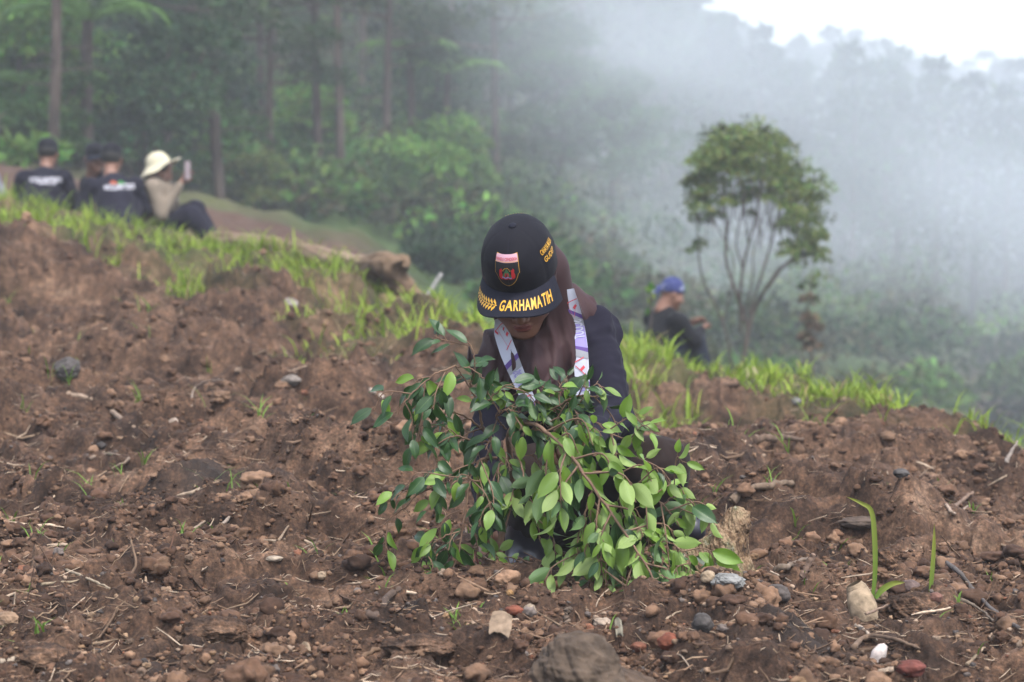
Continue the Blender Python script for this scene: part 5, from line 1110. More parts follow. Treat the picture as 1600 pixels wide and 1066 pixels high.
def ribbon(name, centers, wpx, dflt, decor):
    R_ = ribbon_pts(centers, wpx, dflt); n = len(R_)
    def at(s, t, o=0.0):                         # s along 0..1, t across 0..1
        s = np.clip(s, 0, 1) * (n - 1 - 1e-6); t = np.clip(t, 0, 1) * (8 - 1e-6); i, j = s.astype(int), t.astype(int); a, b_ = (s - i)[:, None], (t - j)[:, None]
        p = (R_[i, j] * (1 - b_) + R_[i, j + 1] * b_) * (1 - a) + (R_[i + 1, j] * (1 - b_) + R_[i + 1, j + 1] * b_) * a; return p + np.broadcast_to(np.asarray(o, dtype=float), s.shape)[:, None] * A(0, -1, .1)
    g = G(); grid(g, lambda u, v: at(u, v), 60, 8); grid(g, lambda u, v: at(u, v, -.0035), 60, 8); grid(g, lambda u, v: at(u, 0 * v, -.0035 * v), 60, 1); grid(g, lambda u, v: at(u, 0 * v + 1, -.0035 * v), 60, 1)
    rb = mk(name, g, m_kerch, root=WOM); g = G(); decor(g, at); mk('print', g, [m_redp, m_purple, m_lil, mat('grey_print', (0.20, 0.205, 0.23), 0.8), m_kerch], root=WOM, parent=rb, smooth=False)
def poly(g, at, pts, m, o=.0012, sub=8):
    pts = np.array(pts, dtype=float); a, b_, c_, d_ = pts if len(pts) == 4 else (pts[0], pts[1], pts[2], pts[2])
    u = np.linspace(0, 1, sub); U, V_ = np.meshgrid(u, u, indexing='ij'); U = U.ravel()[:, None]; V_ = V_.ravel()[:, None]
    q = (a * (1 - U) + b_ * U) * (1 - V_) + (d_ * (1 - U) + c_ * U) * V_; i = np.arange(sub - 1)[:, None] * sub; j = np.arange(sub - 1)[None, :]
    g.add(at(q[:, 0], q[:, 1], o), np.stack([i + j, i + sub + j, i + sub + 1 + j, i + j + 1], -1).reshape(-1, 4), m)
def rline(g, at, pts, w_=.012, m=0, o=.0018, asp=.2):
    p = np.array(pts, dtype=float)
    for a, b_ in zip(p[:-1], p[1:]):
        k = A(1, asp); t = (b_ - a) / k; t /= np.linalg.norm(t); s = A(-t[1], t[0]) * k * w_ / 2; poly(g, at, [a + s, b_ + s, b_ - s, a - s], m, o, 5)
def word_on(g, at, s0, s1, t0, t1, wd, m, o=.002):
    V2, F2 = glyphs(wd, .03); V2 = V2 / A(V2[:, 0].max(), 1.0); put(g, V2, F2, lambda x, y: at(s0 + (s1 - s0) * x, t0 + (t1 - t0) * y, o), m)
def decR(g, at):
    rline(g, at, [(.13, .02), (.15, .5), (.18, .98)], .010); rline(g, at, [(.15, .75), (.30, .55)], .010); rline(g, at, [(.18, .15), (.31, .5)], .008); poly(g, at, [(.19, .25), (.22, .45), (.24, .35), (.21, .15)], 0)
    poly(g, at, [(.20, 1), (.235, 1), (.34, 0), (.30, 0)], 1); poly(g, at, [(.235, 1), (.32, 1), (.40, 0), (.34, 0)], 3)
    poly(g, at, [(.32, .98), (.56, .98), (.60, .02), (.40, .02)], 2); word_on(g, at, .335, .505, .12, .80, 'SCOUT', 4); poly(g, at, [(.56, 1), (.585, 1), (.64, 0), (.60, 0)], 1); poly(g, at, [(.585, 1), (.66, 1), (.70, 0), (.64, 0)], 3)
    rline(g, at, [(.68, .3), (.72, .95)], .010); rline(g, at, [(.69, .1), (.84, .2), (.75, .9)], .010); poly(g, at, [(.75, .35), (.78, .6), (.80, .5), (.77, .25)], 0); poly(g, at, [(.84, 1), (.87, 1), (.93, 0), (.89, 0)], 1); word_on(g, at, .92, 1.0, .2, .8, 'SC', 2)
def decL(g, at):
    rline(g, at, [(.06, .05), (.10, .5), (.17, .95)], .012); rline(g, at, [(.06, .08), (.30, .05), (.38, .55)], .010); rline(g, at, [(.12, .75), (.36, .40)], .012); poly(g, at, [(.20, .15), (.23, .3), (.26, .25), (.23, .08)], 0); poly(g, at, [(.13, .25), (.17, .4), (.18, .35), (.15, .2)], 0); rline(g, at, [(.16, .95), (.20, .75)], .03)
    poly(g, at, [(.44, 0), (.49, 0), (.56, 1), (.51, 1)], 1); poly(g, at, [(.49, 0), (.58, 0), (.62, 1), (.56, 1)], 3); word_on(g, at, .60, .76, .2, .75, 'SCOUT', 2)
    rline(g, at, [(.80, .6), (.92, .95)], .014); rline(g, at, [(.86, .2), (.84, .8)], .012); poly(g, at, [(.92, 0), (.98, 0), (1, 1), (.97, 1)], 1)
ribbon('neckerchief', [(889, 452), (893, 478), (901, 512), (906, 545), (909, 580), (911, 618)], [16, 24, 25, 25, 23, 22], (6.02, 5.90), decR)
ribbon('neckerchief', [(779, 498), (784, 520), (794, 550), (806, 580), (820, 612), (832, 640)], [12, 24, 26, 24, 22, 20], (5.93, 5.85), decL)

# ---- people sitting behind the brow
def seated(label, o, yaw, s=1.0, lean=.25, hyaw=0, hpitch=.2, knees=((-.16, .34, .36), (.16, .34, .36)), feet=((-.14, .50, .04), (.14, .50, .04)), hands=((-.16, .40, .36), (.16, .40, .36)), elbows=None,
           top=m_navy, bottom=m_navy, head='cap', hat_mat=None, fold_s=1, headoff=(0, 0, 0), group='people resting on the brow of the slope', short=False, hh=.004):
    """a whole figure: o = seat on the ground, yaw 0 = facing away from the camera"""
    cy, sy = math.cos(yaw), math.sin(yaw); Rm = np.array([[cy, -sy, 0], [sy, cy, 0], [0, 0, 1]])
    T = lambda p: o + (np.asarray(p, dtype=float) * s) @ Rm.T; r = thing('person', label, 'person', o, group)
    hp, ch, nk = A(0, 0, .10), A(0, .10 + lean * .55, .38), A(0, .10 + lean * .95, .56); hd = nk + A(*headoff) + A(0, .04 + lean * .2, .15)
    sl, sr = A(-.175, .09 + lean * .85, .50), A(.175, .09 + lean * .85, .50)
    el = elbows or (((sl + A(*hands[0])) / 2 + A(-.09, -.02, -.12)), ((sr + A(*hands[1])) / 2 + A(.09, -.02, -.12))); el = [A(*e) for e in el]
    Mh = frame(math.pi - yaw * 0 + hyaw - yaw, hpitch); HCc = T(hd); q = {k: T(v_) for k, v_ in dict(hp=hp, ch=ch, nk=nk, sl=sl, sr=sr, el=el[0], er=el[1], hl=hands[0], hr=hands[1], kl=knees[0], kr=knees[1], fl=feet[0], fr=feet[1]).items()}
    hl = hand_prims(q['hl'], nrm(q['hl'] - q['el']), A(0, -.5, -.6), .5, s, 1); hr = hand_prims(q['hr'], nrm(q['hr'] - q['er']), A(0, -.5, -.6), .5, s, -1)
    def fb(p):
        d = body_head(p, HCc, Mh, s * 1.04); d = smin(d, chain(p, [q['nk'], q['ch'], q['hp']], [.05 * s, .11 * s, .11 * s], .03), .03)
        for a, b_, c_, hn in ((q['sl'], q['el'], q['hl'], hl), (q['sr'], q['er'], q['hr'], hr)):
            d = smin(d, chain(p, [a, b_, c_], [.045 * s, .036 * s, .026 * s], .01), .02)
            for h_ in hn: d = smin(d, scap(p, *h_), .004)
        for a, b_ in ((q['kl'], q['fl']), (q['kr'], q['fr'])): d = smin(d, chain(p, [q['hp'], a, b_], [.08 * s, .055 * s, .04 * s], .01), .02)
        return d
    allq = np.vstack([HCc] + list(q.values())); lo_, hi_ = allq.min(0) - .2, allq.max(0) + .2
    v, f = isomesh(fb, lo_, hi_, .009); mk('body', G().add(v, f), m_skin, root=r)
    def fs(p):
        d = chain(p, [q['nk'] - A(0, 0, .02), q['ch'], q['hp'] + A(0, 0, .02)], [.075 * s, .145 * s, .155 * s], .05); d = smin(d, scap(p, q['sl'], q['sr'], .068 * s, .068 * s), .06)
        for a, b_, c_ in ((q['sl'], q['el'], q['hl']), (q['sr'], q['er'], q['hr'])):
            e = b_ + (c_ - b_) * (.15 if short else .88); d = smin(d, chain(p, [a, b_, e], [.066 * s, .055 * s, .042 * s], .01), .03)
        return d + fold(p, 12, .012, 7, A(.2, .2, 1)) + fold(p, 30, .004, 8, A(.5, .2, 1))
    v, f = isomesh(fs, lo_, hi_, .009); sh = mk('shirt', G().add(v, f), top, root=r); bv = BVHTree.FromPolygons([Vector(a) for a in v], [tuple(int(c_) for c_ in a) for a in f])
    def ft(p):
        d = None
        for a, b_ in ((q['kl'], q['fl']), (q['kr'], q['fr'])): t = chain(p, [q['hp'], a, b_ + (a - b_) * .12], [.135 * s, .088 * s, .065 * s], .02); d = t if d is None else smin(d, t, .04)
        return d + fold(p, 14, .010, 3, A(.2, .8, .5))
    v, f = isomesh(ft, lo_, hi_, .010); mk('trousers', G().add(v, f), bottom, root=r)
    for a, b_ in ((q['kl'], q['fl']), (q['kr'], q['fr'])):
        fw = nrm((b_ - q['hp']) * A(1, 1, 0)); v, f = isomesh(lambda p: np.maximum(smin(scap(p, b_, b_ + fw * .14 * s, .045 * s, .038 * s), scap(p, b_, b_ + A(0, 0, .05), .05 * s, .045 * s), .02), b_[2] - .04 - p[:, 2]), b_ - .22, b_ + .22, .010); mk('shoe', G().add(v, f), m_boot, root=r)
    k = s * 1.04
    if head != 'bandana' :
        v, f = isomesh(lambda p: np.maximum(sell((p - HCc) @ Mh.T / k, (0, -.020, .035), (.081, .094, .090)) * k, (((p - HCc) @ Mh.T)[:, 1] - .055)) + .002 * pn3(p * 60, 2), HCc - .16, HCc + .16, .007); v2 = (v - HCc) @ Mh.T; kk = (v2[:, 2] > -.06) & (v2[:, 2] < (.052 if head == 'cap' else 1)); kf = kk[f].all(1); mk('hair', G().add(v, f[kf]), m_hair, root=r)
    if head == 'cap': build_cap(r, HCc, Mh, k, z0=.032, H=.105, Rb=.112, mc=hat_mat or m_cap)
    return r, T, bv, HCc, Mh, q
def backtext(root, bv, cx, cy_, wpx, hpx, text, m, name, d0, tilt=0.0):
    V2, F2 = glyphs(text, .03); V2 = V2 / A(V2[:, 0].max(), 1.0); g = G(); P3 = []
    for x, y in V2:
        a = cx + (x - .5) * wpx; b_ = cy_ - (y - .5) * hpx + tilt * (x - .5) * wpx; q = P(a, b_, 1.0) - CAM; h = bv.ray_cast(Vector(CAM), Vector(nrm(q))); P3.append(np.array(h[0]) - nrm(q) * .006 if h[0] is not None else P(a, b_, d0))
    g.add(np.array(P3), F2); mk(name, g, m, root=root, parent=[c for c in root.children if c.name.startswith('shirt')][0], smooth=False)
def seat(px, y, row): return P(px, row, y)
# 1, 3: backs to the camera with white words
o = seat(55, 21.0, 372); r, T, bv, *_ = seated('leftmost black capped person with back turned and a white word across the shoulders', o, R(-6), 1.0, lean=.22, hyaw=0, hpitch=.12)
backtext(r, bv, 72, 281, 52, 8, 'VOLUNTEER', m_white, 'back_print', 20.7); backtext(r, bv, 74, 287, 26, 2.5, 'PROGRAM', m_white, 'small_print', 20.7)
o = seat(198, 22.0, 376); r, T, bv, HCc, Mh, q = seated('person in a black cap turned sideways between the two turned backs, holding a pale paper', o, R(150), 1.0, lean=.25, hyaw=R(-60), hpitch=.1, hands=((-.10, .40, .30), (.08, .40, .30)))
g = G(); pc = q['hr'] * .5 + q['hl'] * .5 + A(0, -.05, .05); grid(g, lambda u, v_: pc + np.stack([(u - .5) * .16, -.02 + .02 * np.sin(u * 6), (v_ - .5) * .20 + .02 * u], -1), 8, 8)
V = np.vstack(g.v); F = np.vstack(g.f); g = G().add(V, F).add(V + A(0, .002, 0), F[:, ::-1]); tag(mk('paper', g, mat('paper', (0.36,0.35,0.36), 0.8), loc=pc), 'pale sheet of paper in the hands of the person turned sideways', 'paper')
o = seat(186, 20.4, 388); r, T, bv, *_ = seated('person with dark hair and cap, back turned, white word under an orange and green logo', o, R(16), 1.02, lean=.26, hyaw=R(18), hpitch=.15)
backtext(r, bv, 187, 292, 50, 8.5, 'VOLUNTEER', m_white, 'back_print', 20.1, -.04)
g = G()
for k_, (cx, m_) in enumerate(((178, 0), (190, 1))):
    c0 = [(cx - 7, 287), (cx - 3, 282), (cx + 2, 284), (cx + 7, 287.5), (cx, 288)]; pts = []
    for a, b_ in c0: qq = P(a, b_, 1.0) - CAM; h = bv.ray_cast(Vector(CAM), Vector(nrm(qq))); pts.append(np.array(h[0]) - nrm(qq) * .007 if h[0] is not None else P(a, b_, 20.1))
    g.add(np.array(pts), [(0, 1, 4), (1, 2, 4), (2, 3, 4)], m_)
mk('logo', g, [mat('orange_print', (0.3, 0.07, 0.03), 0.8), mat('green_print', (0.025,0.13,0.03), 0.8)], root=r, parent=[c for c in r.children if c.name.startswith('shirt')][0], smooth=False)
# 4: cream hat, khaki shirt, phone held up
m_khaki = cloth('khaki_shirt', (0.16, 0.13, 0.10), 0.9, 500, 0.2, 0.12, 0.15, 6); m_hat = cloth('cream_hat', (0.42, 0.385, 0.28), 0.85, 300, 0.4, 0.06)
o = seat(236, 21.0, 384); r, T, bv, HCc, Mh, q = seated('person in a wide cream hat and khaki shirt sitting sideways, holding up a phone', o, R(-100), .98, lean=-.02, hyaw=R(-10), hpitch=.35, top=m_khaki, head='hat', headoff=(0, -.02, -.07),
    hands=((-.08, .36, .24), (.08, .30, .54)), elbows=((-.20, .18, .20), (.20, .16, .27)), knees=((-.12, .36, .30), (.14, .40, .26)), feet=((-.12, .55, -.02), (.12, .66, -.04)))
g = G(); hm = 1.0; Mhat = frame(math.pi + R(-10) + R(100), -.30)
def hatf(u, v_):
    a = u * 2 * math.pi; t = v_; dome = t < .5; k1 = t / .5; k2 = (t - .5) / .5
    rr = np.where(dome, .098 * np.sin(k1 * 1.5) ** .8, .098 + .085 * k2); zz = np.where(dome, .135 - .105 * (1 - np.cos(k1 * 1.57)), .030 - .055 * k2 + .05 * k2 * np.clip(np.cos(a), 0, 1) - .03 * k2 * np.clip(-np.cos(a), 0, 1) + .008 * np.sin(a * 5) * k2)
    return HCc + (np.stack([rr * np.sin(a), rr * np.cos(a) * 1.08 - .01, zz + .03], -1) * hm) @ Mhat
grid(g, hatf, 64, 30, closed=True); hat = mk('hat', g, m_hat, root=r)
g = G(); pc = q['hr'] + A(.055, -.03, .10); Mx = np.eye(3); Vc = np.array([(x, y, z) for x in (-.037, .037) for y in (-.005, .005) for z in (-.075, .075)]); ca_, sa_ = math.cos(1.1), math.sin(1.1)
Vc = np.stack([Vc[:, 0] * ca_ - Vc[:, 1] * sa_, Vc[:, 0] * sa_ + Vc[:, 1] * ca_, Vc[:, 2]], -1) + pc; fc = [(0, 1, 3, 2), (4, 6, 7, 5), (0, 4, 5, 1), (2, 3, 7, 6), (0, 2, 6, 4), (1, 5, 7, 3)]
g.add(Vc, fc); tag(mk('phone', g, mat('phone_case', (0.24, 0.19, 0.2), 0.4), loc=pc, smooth=False), 'pale phone held upright by the person in the cream hat', 'phone')
# 5: blue bandana by the lone tree
o = seat(1014, 18.0, 597); r, T, bv, HCc, Mh, q = seated('person in a blue bandana and black shirt sitting alone beside the lone tree', o, R(-58), .89, lean=.08, hyaw=R(20), hpitch=.35, top=cloth('black_tee', (0.006,0.006,0.008)), bottom=cloth('dark_jeans', (0.012,0.015,0.026), .9, 500, .2, .3),
    head='bandana', knees=((-.14, .34, .36), (.12, .36, .34)), feet=((-.14, .46, .0), (.12, .50, .0)), hands=((-.06, .46, .46), (.12, .44, .42)))
k = .89 * 1.04; m_band = noise_col(mat('bandana_print', (0.05, 0.07, 0.3), 0.8), [(0.014, 0.020, 0.085), (0.022, 0.030, 0.11), (0.25, 0.27, 0.34)], 24, pos=(0.3, 0.54, 0.64))
def fband(p):
    q_ = (p - HCc) @ Mh.T / k; d = np.maximum(sell(q_, (0, -.014, .036), (.082, .100, .094)), .004 - q_[:, 2] + .25 * np.clip(-q_[:, 1] - .02, -.1, .2) * -1)
    return smin(d, chain(q_, [A(0, -.09, .02), A(0, -.125, -.01), A(0, -.135, -.07)], [.020, .028, .030], .01), .02) * k + .003 * pn3(p * 30, 4)
v, f = isomesh(fband, HCc - .2, HCc + .2, .008); mk('bandana', G().add(v, f), m_band, root=r)
# 6: someone cut by the left edge
o = seat(-44, 21.5, 362); seated('person in a pale grey hood cut off by the left edge of the photo', o, R(10), .95, lean=.25, top=cloth('grey_hood', (0.17, 0.175, 0.2)), hat_mat=cloth('grey_cap', (0.18, 0.185, 0.21)))

# ------------------------------------------------------------------ the sapling being planted
m_twig = noise_col(mat('twig_bark', (0.2, 0.13, 0.08), 0.8), [(0.08, 0.047, 0.03), (0.18, 0.11, 0.07)], 40, bump=0.4, bscale=200, bdist=0.001)
def leaf_mat(name, top, under, rough, trans):
    m = mat(name, top, rough, 0.5); N, L, b = nodes(m)
    at = N.new('ShaderNodeAttribute'); at.attribute_name = 'tint'; sp = N.new('ShaderNodeSeparateColor'); L.new(at.outputs['Color'], sp.inputs[0])   # r: brightness, g: across the leaf, b: along
    ge = N.new('ShaderNodeNewGeometry')
    def mixr(f, a, c):
        x = N.new('ShaderNodeMix'); x.data_type = 'RGBA'; L.new(f, x.inputs['Factor']) if not isinstance(f, float) else None
        if isinstance(f, float): x.inputs['Factor'].default_value = f
        for q, s_ in ((a, 6), (c, 7)):
            if isinstance(q, tuple): x.inputs[s_].default_value = (*q, 1)
            else: L.new(q, x.inputs[s_])
        return x.outputs[2]
    base = mixr(ge.outputs['Backfacing'], top, under)
    mr = N.new('ShaderNodeMapRange'); mr.inputs[1].default_value = 0.05; mr.inputs[2].default_value = 0.0; mr.inputs[3].default_value = 0; mr.inputs[4].default_value = 0.6
    L.new(sp.outputs[1], mr.inputs[0]); vein = mixr(mr.outputs[0], base, (0.12, 0.19, 0.05))
    wv = N.new('ShaderNodeMath'); wv.operation = 'MULTIPLY_ADD'; L.new(sp.outputs[1], wv.inputs[0]); wv.inputs[1].default_value = -0.55; L.new(sp.outputs[2], wv.inputs[2])
    m2 = N.new('ShaderNodeMath'); m2.operation = 'MULTIPLY'; L.new(wv.outputs[0], m2.inputs[0]); m2.inputs[1].default_value = 60
    m3 = N.new('ShaderNodeMath'); m3.operation = 'SINE'; L.new(m2.outputs[0], m3.inputs[0])
    bp = N.new('ShaderNodeBump'); bp.inputs['Strength'].default_value = 0.25; bp.inputs['Distance'].default_value = 0.0006; L.new(m3.outputs[0], bp.inputs['Height']); L.new(bp.outputs[0], b.inputs['Normal'])
    sc_ = N.new('ShaderNodeVectorMath'); sc_.operation = 'SCALE'; L.new(vein, sc_.inputs[0]); L.new(sp.outputs[0], sc_.inputs['Scale']); L.new(sc_.outputs[0], b.inputs['Base Color'])
    rr = N.new('ShaderNodeMapRange'); rr.inputs[3].default_value = rough; rr.inputs[4].default_value = 0.6; L.new(ge.outputs['Backfacing'], rr.inputs[0]); L.new(rr.outputs[0], b.inputs['Roughness'])
    t = N.new('ShaderNodeBsdfTranslucent'); x = N.new('ShaderNodeMixShader'); x.inputs[0].default_value = trans
    t2 = N.new('ShaderNodeVectorMath'); t2.operation = 'MULTIPLY'; L.new(sc_.outputs[0], t2.inputs[0]); t2.inputs[1].default_value = (1.3, 1.6, 0.6); L.new(t2.outputs[0], t.inputs['Color'])
    L.new(b.outputs[0], x.inputs[1]); L.new(t.outputs[0], x.inputs[2]); L.new(x.outputs[0], N['Material Output'].inputs['Surface']); return m
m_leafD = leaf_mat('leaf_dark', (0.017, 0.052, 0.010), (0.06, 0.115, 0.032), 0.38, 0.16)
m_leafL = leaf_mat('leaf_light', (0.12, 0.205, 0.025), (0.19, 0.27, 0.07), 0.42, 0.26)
NL, NW = 10, 3
_lt = np.linspace(0, 1, NL + 1)
def leaf(g, p0, d, nrm_, L_, W_, bright, curl=0.3, fold=0.25, twist=0.0, m=0):
    """one leaf: midrib fold, arched back, pointed tip"""
    d = nrm(d); s = np.cross(d, nrm_); s = nrm(s); n_ = np.cross(s, d)
    w = W_ * 0.5 * np.sin(math.pi * np.clip(_lt, 0, 1) ** 0.82) ** 0.8; w = w * (1 - 0.25 * _lt ** 6); w[-1] = 0.0
    w[-2] *= 0.62; w[0] = 0.0
    ang = curl * _lt; ax = np.cumsum(np.concatenate([[0], np.cos(ang[1:]) / NL])) * L_; dz = -np.cumsum(np.concatenate([[0], np.sin(ang[1:]) / NL])) * L_
    q = np.linspace(-1, 1, 2 * NW + 1); V = []; C = []
    wave = 0.05 * W_ * np.sin(_lt * 9 + bright * 20)
    for k in range(NL + 1):
        tw = twist * _lt[k]; s2 = s * math.cos(tw) + n_ * math.sin(tw); n2 = n_ * math.cos(tw) - s * math.sin(tw)
        c_ = p0 + d * ax[k] + n_ * dz[k]
        V.append(c_[None] + s2[None] * (q * w[k])[:, None] + n2[None] * ((np.abs(q) ** 1.3 * w[k] * fold + wave[k] * q * q))[:, None])
        C.append(np.stack([np.full(len(q), bright), np.abs(q) * 0.999 + 0.0, np.full(len(q), _lt[k])], -1))
    V = np.vstack(V); C = np.vstack(C); a = 2 * NW + 1
    i = np.arange(NL)[:, None] * a; j = np.arange(2 * NW)[None, :]
    f = np.stack([i + j, i + j + 1, i + a + j + 1, i + a + j], -1).reshape(-1, 4); g.add(V, f, m, C)
SAP = thing('sapling', 'leafy sapling with drooping branches being planted by the kneeling person in the cap', 'tree', P(779, 905, 5.8))
rl = np.random.default_rng(20)
def grow(pts, r0, r1, dens, LL, light, side=0.6, name='branch', seg=8, twigs=0, start=0.1, tw_len=0.10, droop=0.5, up=0.7, over=None):
    """a branch through pixels (x, y, distance) with alternating leaves and twigs"""
    q = spline([P(*a) for a in pts], 30); ln = np.linalg.norm(np.diff(q, axis=0), axis=1).sum(); g = G(); lf = G()
    q = q + rl.normal(size=q.shape) * 0.0012
    tube(g, q, np.linspace(r0, r1, 30), seg, rough=0.03)
    def leaves(q, n, LL, start):
        tt = start + (1 - start) * (np.arange(n) + 0.5 * rl.random(n)) / n; idx = np.clip(tt * (len(q) - 1), 0, len(q) - 1.01); i0 = idx.astype(int); fr = idx - i0
        for k in range(n):
            p = q[i0[k]] * (1 - fr[k]) + q[i0[k] + 1] * fr[k]; t = nrm(q[min(i0[k] + 2, len(q) - 1)] - q[max(i0[k] - 1, 0)])
            sd = np.cross(t, A(0, -1, 0.2)); sd = nrm(sd) * (1 if k % 2 else -1)
            d = t * (0.55 + 0.3 * rl.random()) + sd * side * (0.6 + 0.6 * rl.random()) + A(0, 0, -droop * (0.4 + 1.1 * rl.random())) + A(0, -0.35, 0) * rl.normal() + rl.normal(size=3) * 0.18
            d = nrm(d); pet = 0.008 + 0.006 * rl.random(); p1 = p + d * pet
            tube(g, [p, p1], [0.0010, 0.0008], 4, cap=False)
            # which side faces the camera: dark sprays show glossy tops, the drooping ones their pale undersides
            nn = A(0, -0.75, up) + rl.normal(size=3) * 0.42
            if light and rl.random() < 0.42: nn = -nn * A(1, 1, 0.4)
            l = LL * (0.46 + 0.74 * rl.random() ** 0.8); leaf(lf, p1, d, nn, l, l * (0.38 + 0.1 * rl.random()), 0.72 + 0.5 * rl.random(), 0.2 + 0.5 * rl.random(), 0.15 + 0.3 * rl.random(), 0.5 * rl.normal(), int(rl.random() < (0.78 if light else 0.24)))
    leaves(q, max(3, int(ln * dens * (0.78 if light else 0.68))), LL, start)
    for k in range(twigs):
        f_ = start + (0.95 - start) * (k + rl.random()) / max(1, twigs); i0 = int(f_ * 28); p = q[i0]; t = nrm(q[i0 + 1] - q[i0])
        sd = nrm(np.cross(t, A(0, -1, 0))) * (1 if k % 2 else -1); l = tw_len * (0.6 + 0.7 * rl.random())
        e = p + (t * 0.6 + sd * 0.8 + A(0, -0.3, 0) * rl.normal() + rl.normal(size=3) * 0.15) * l * 0.6; e2 = e + (t * 0.4 + sd * 0.3 + A(0, 0, -0.9 * droop - 0.2)) * l * 0.5
        tq = spline([p, e, e2], 12); tube(g, tq, np.linspace(r1 * 1.0 + 0.0006, 0.0011, 12), 5); leaves(tq, 4 + int(rl.integers(0, 3)), LL * 0.92, 0.25)
    b_ = mk(name, g, m_twig, root=SAP)
    mk('leaves', lf, [m_leafD, m_leafL], root=SAP, parent=b_)
    return b_
g = G()
tube(g, spline([P(779, 915, 5.8), P(780, 864, 5.8), P(786, 825, 5.79), P(795, 790, 5.77), P(800, 750, 5.74), P(797, 710, 5.70), P(794, 684, 5.67), P(802, 667, 5.65), P(818, 661, 5.63)], 40), np.linspace(0.0085, 0.0052, 40), 10, rough=0.03)
tube(g, spline([P(769, 905, 5.78), P(769, 868, 5.78), P(763, 840, 5.77), P(755, 818, 5.76), P(748, 790, 5.74), P(752, 740, 5.72), P(768, 700, 5.70), P(770, 688, 5.70)], 30), np.linspace(0.0075, 0.0045, 30), 9, rough=0.03)
mk('trunk', g, m_twig, root=SAP)
LD, LLt = 0.058, 0.067
# drooping pale branches on the right
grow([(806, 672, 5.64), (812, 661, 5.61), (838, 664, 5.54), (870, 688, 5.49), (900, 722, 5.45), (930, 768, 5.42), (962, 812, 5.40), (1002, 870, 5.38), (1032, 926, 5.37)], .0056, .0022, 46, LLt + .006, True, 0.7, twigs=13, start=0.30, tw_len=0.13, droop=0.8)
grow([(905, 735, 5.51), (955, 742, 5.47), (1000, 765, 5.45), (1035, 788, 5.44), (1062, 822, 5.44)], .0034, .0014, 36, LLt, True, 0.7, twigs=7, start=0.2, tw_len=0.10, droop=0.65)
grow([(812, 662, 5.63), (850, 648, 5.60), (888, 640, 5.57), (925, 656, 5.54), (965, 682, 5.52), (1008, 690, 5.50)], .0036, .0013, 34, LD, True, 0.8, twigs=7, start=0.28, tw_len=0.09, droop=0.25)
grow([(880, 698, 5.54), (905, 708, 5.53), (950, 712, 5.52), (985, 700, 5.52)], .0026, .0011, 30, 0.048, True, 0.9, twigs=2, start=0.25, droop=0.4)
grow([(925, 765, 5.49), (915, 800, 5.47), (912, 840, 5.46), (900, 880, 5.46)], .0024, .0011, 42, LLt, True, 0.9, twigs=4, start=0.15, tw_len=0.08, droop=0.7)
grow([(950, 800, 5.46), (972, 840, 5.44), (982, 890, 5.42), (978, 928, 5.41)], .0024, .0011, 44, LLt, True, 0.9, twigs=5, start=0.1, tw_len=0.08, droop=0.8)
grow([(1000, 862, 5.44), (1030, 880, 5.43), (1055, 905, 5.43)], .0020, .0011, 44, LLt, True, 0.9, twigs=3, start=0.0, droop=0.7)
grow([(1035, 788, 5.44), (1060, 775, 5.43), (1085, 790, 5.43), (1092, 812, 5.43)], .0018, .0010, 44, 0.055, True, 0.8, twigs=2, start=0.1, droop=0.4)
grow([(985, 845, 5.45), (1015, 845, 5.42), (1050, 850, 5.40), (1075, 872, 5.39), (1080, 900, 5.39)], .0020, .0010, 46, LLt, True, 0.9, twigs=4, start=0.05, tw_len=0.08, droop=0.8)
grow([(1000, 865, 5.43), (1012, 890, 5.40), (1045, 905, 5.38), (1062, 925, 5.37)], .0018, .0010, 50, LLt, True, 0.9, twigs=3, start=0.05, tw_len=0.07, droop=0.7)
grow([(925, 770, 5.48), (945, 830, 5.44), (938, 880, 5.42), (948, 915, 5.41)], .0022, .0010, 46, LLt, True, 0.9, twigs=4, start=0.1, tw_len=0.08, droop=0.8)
# thin hanging twigs in front of the trousers
grow([(794, 684, 5.64), (812, 720, 5.58), (822, 765, 5.56), (836, 800, 5.55), (845, 850, 5.56)], .0028, .0010, 34, LD, True, 0.7, twigs=3, start=0.15, tw_len=0.07, droop=0.75)
grow([(830, 664, 5.60), (858, 690, 5.56), (862, 740, 5.54), (866, 790, 5.54)], .0020, .0009, 32, 0.052, True, 0.9, twigs=3, start=0.2, tw_len=0.06, droop=0.7)
grow([(868, 690, 5.56), (892, 725, 5.55), (888, 770, 5.54), (880, 800, 5.54)], .0020, .0009, 28, 0.050, True, 0.9, twigs=2, start=0.2, tw_len=0.06, droop=0.7)
# tangle over the hands
grow([(800, 668, 5.62), (828, 640, 5.60), (862, 622, 5.58), (890, 600, 5.58)], .0030, .0011, 44, 0.052, False, 0.9, twigs=6, start=0.1, tw_len=0.08, droop=0.2)
grow([(840, 655, 5.60), (875, 632, 5.56), (905, 618, 5.55), (940, 622, 5.55)], .0026, .0011, 48, 0.050, False, 0.9, twigs=6, start=0.05, tw_len=0.08, droop=0.3)
grow([(800, 690, 5.62), (835, 668, 5.57), (865, 655, 5.55), (900, 650, 5.54)], .0026, .0011, 46, 0.052, False, 0.9, twigs=6, start=0.05, tw_len=0.07, droop=0.4)
grow([(885, 640, 5.57), (884, 612, 5.57), (886, 590, 5.57)], .0016, .0010, 48, 0.045, False, 0.7, start=0.1, droop=-0.3)
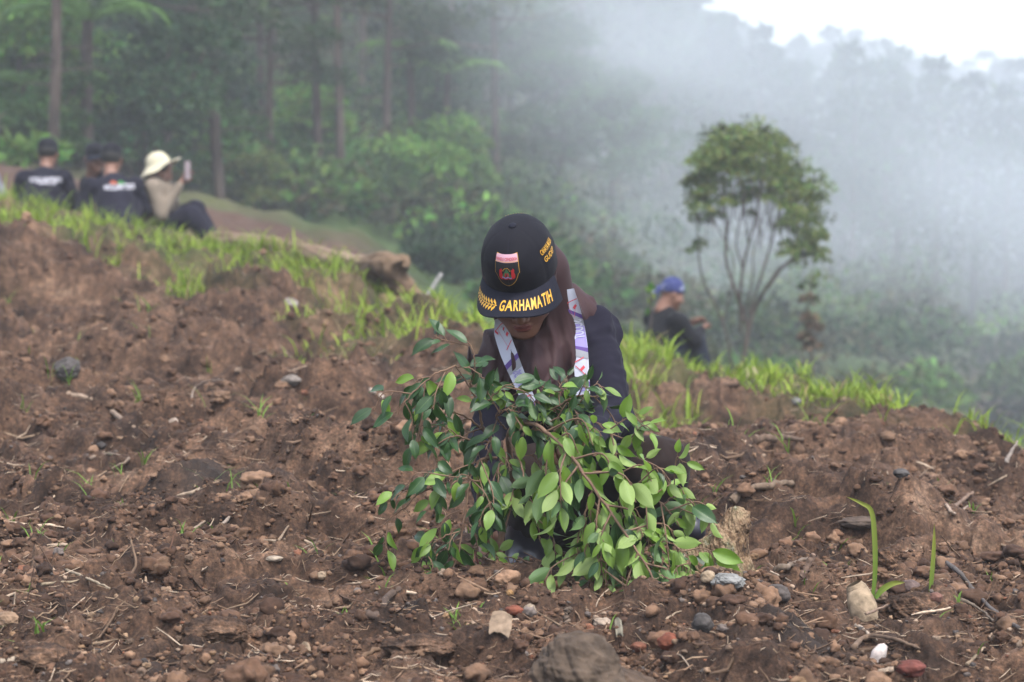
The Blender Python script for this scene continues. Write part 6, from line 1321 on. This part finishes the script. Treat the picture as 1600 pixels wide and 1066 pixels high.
# dark glossy sprays on the left
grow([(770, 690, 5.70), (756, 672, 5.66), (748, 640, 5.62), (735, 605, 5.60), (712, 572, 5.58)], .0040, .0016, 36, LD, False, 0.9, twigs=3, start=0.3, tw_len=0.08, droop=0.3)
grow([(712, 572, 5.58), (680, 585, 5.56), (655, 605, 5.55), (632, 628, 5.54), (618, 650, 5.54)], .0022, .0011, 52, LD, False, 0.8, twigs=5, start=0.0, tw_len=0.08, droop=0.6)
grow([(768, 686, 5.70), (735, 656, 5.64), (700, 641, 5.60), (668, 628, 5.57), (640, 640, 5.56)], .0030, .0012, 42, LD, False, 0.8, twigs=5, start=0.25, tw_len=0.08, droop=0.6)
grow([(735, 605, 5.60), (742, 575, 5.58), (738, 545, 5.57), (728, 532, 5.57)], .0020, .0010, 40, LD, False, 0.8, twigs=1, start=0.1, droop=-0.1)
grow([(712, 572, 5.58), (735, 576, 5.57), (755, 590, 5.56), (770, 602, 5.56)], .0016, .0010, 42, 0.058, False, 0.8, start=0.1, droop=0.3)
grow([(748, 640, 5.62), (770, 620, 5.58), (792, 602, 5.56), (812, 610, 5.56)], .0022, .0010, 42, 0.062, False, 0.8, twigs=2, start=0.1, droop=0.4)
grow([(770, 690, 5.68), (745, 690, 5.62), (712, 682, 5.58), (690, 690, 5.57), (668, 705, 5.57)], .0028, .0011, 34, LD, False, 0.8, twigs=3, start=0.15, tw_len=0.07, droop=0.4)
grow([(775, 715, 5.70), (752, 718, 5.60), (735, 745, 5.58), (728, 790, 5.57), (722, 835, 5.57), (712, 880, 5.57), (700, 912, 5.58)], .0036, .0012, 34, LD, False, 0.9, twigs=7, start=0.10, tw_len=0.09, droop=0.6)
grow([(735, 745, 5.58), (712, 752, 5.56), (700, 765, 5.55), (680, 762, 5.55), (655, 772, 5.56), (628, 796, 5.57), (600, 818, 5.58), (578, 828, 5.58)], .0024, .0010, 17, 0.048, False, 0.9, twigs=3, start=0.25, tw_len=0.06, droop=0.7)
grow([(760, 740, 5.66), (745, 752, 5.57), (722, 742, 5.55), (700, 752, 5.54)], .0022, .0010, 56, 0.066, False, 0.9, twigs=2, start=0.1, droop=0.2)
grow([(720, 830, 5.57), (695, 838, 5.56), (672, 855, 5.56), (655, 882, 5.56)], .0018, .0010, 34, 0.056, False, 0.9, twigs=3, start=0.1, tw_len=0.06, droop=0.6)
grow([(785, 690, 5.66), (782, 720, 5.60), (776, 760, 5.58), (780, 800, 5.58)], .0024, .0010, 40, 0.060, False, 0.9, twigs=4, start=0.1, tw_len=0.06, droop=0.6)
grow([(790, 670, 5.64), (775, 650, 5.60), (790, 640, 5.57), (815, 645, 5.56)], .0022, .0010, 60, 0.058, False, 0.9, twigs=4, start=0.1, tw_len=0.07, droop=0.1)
# fresh light shoots at the foot
grow([(770, 880, 5.74), (782, 868, 5.68), (800, 872, 5.62), (822, 882, 5.58), (836, 905, 5.56)], .0020, .0009, 44, 0.044, True, 0.9, twigs=3, start=0.15, tw_len=0.05, droop=0.3)
grow([(766, 878, 5.74), (760, 868, 5.68), (755, 876, 5.62), (762, 900, 5.60)], .0018, .0009, 44, 0.046, True, 0.9, twigs=2, start=0.2, tw_len=0.05, droop=0.5)
# pink crumpled sheet at the foot
g = G()
def fn(u, v):
    w_ = (0.12 + 0.88 * v); x = 742 + (u - 0.5) * 36 * w_ - 3 * v; y_ = 862 + 50 * v + 3 * np.sin(u * 7) * v
    dep = 5.60 + 0.012 * np.sin(u * 9 + v * 3) + 0.010 * np.sin(v * 8 + 2 * u)
    return CAM + dep[:, None] * (AXF + ((x - 800) / FP)[:, None] * AXR + ((533 - y_) / FP)[:, None] * AXU)
grid(g, fn, 14, 18); V = np.vstack(g.v); F = np.vstack(g.f); g = G().add(V, F).add(V + A(0, 0.002, 0), F[:, ::-1])
tag(mk('plastic_scrap', g, noise_col(mat('pink_sheet', (0.5, 0.2, 0.17), 0.55), [(0.24, 0.085, 0.07), (0.34, 0.15, 0.13)], 30, bump=0.4, bscale=90, bdist=0.003), loc=P(742, 912, 5.6)), 'small pink crumpled sheet poking out of the soil under the sapling leaves', 'scrap')
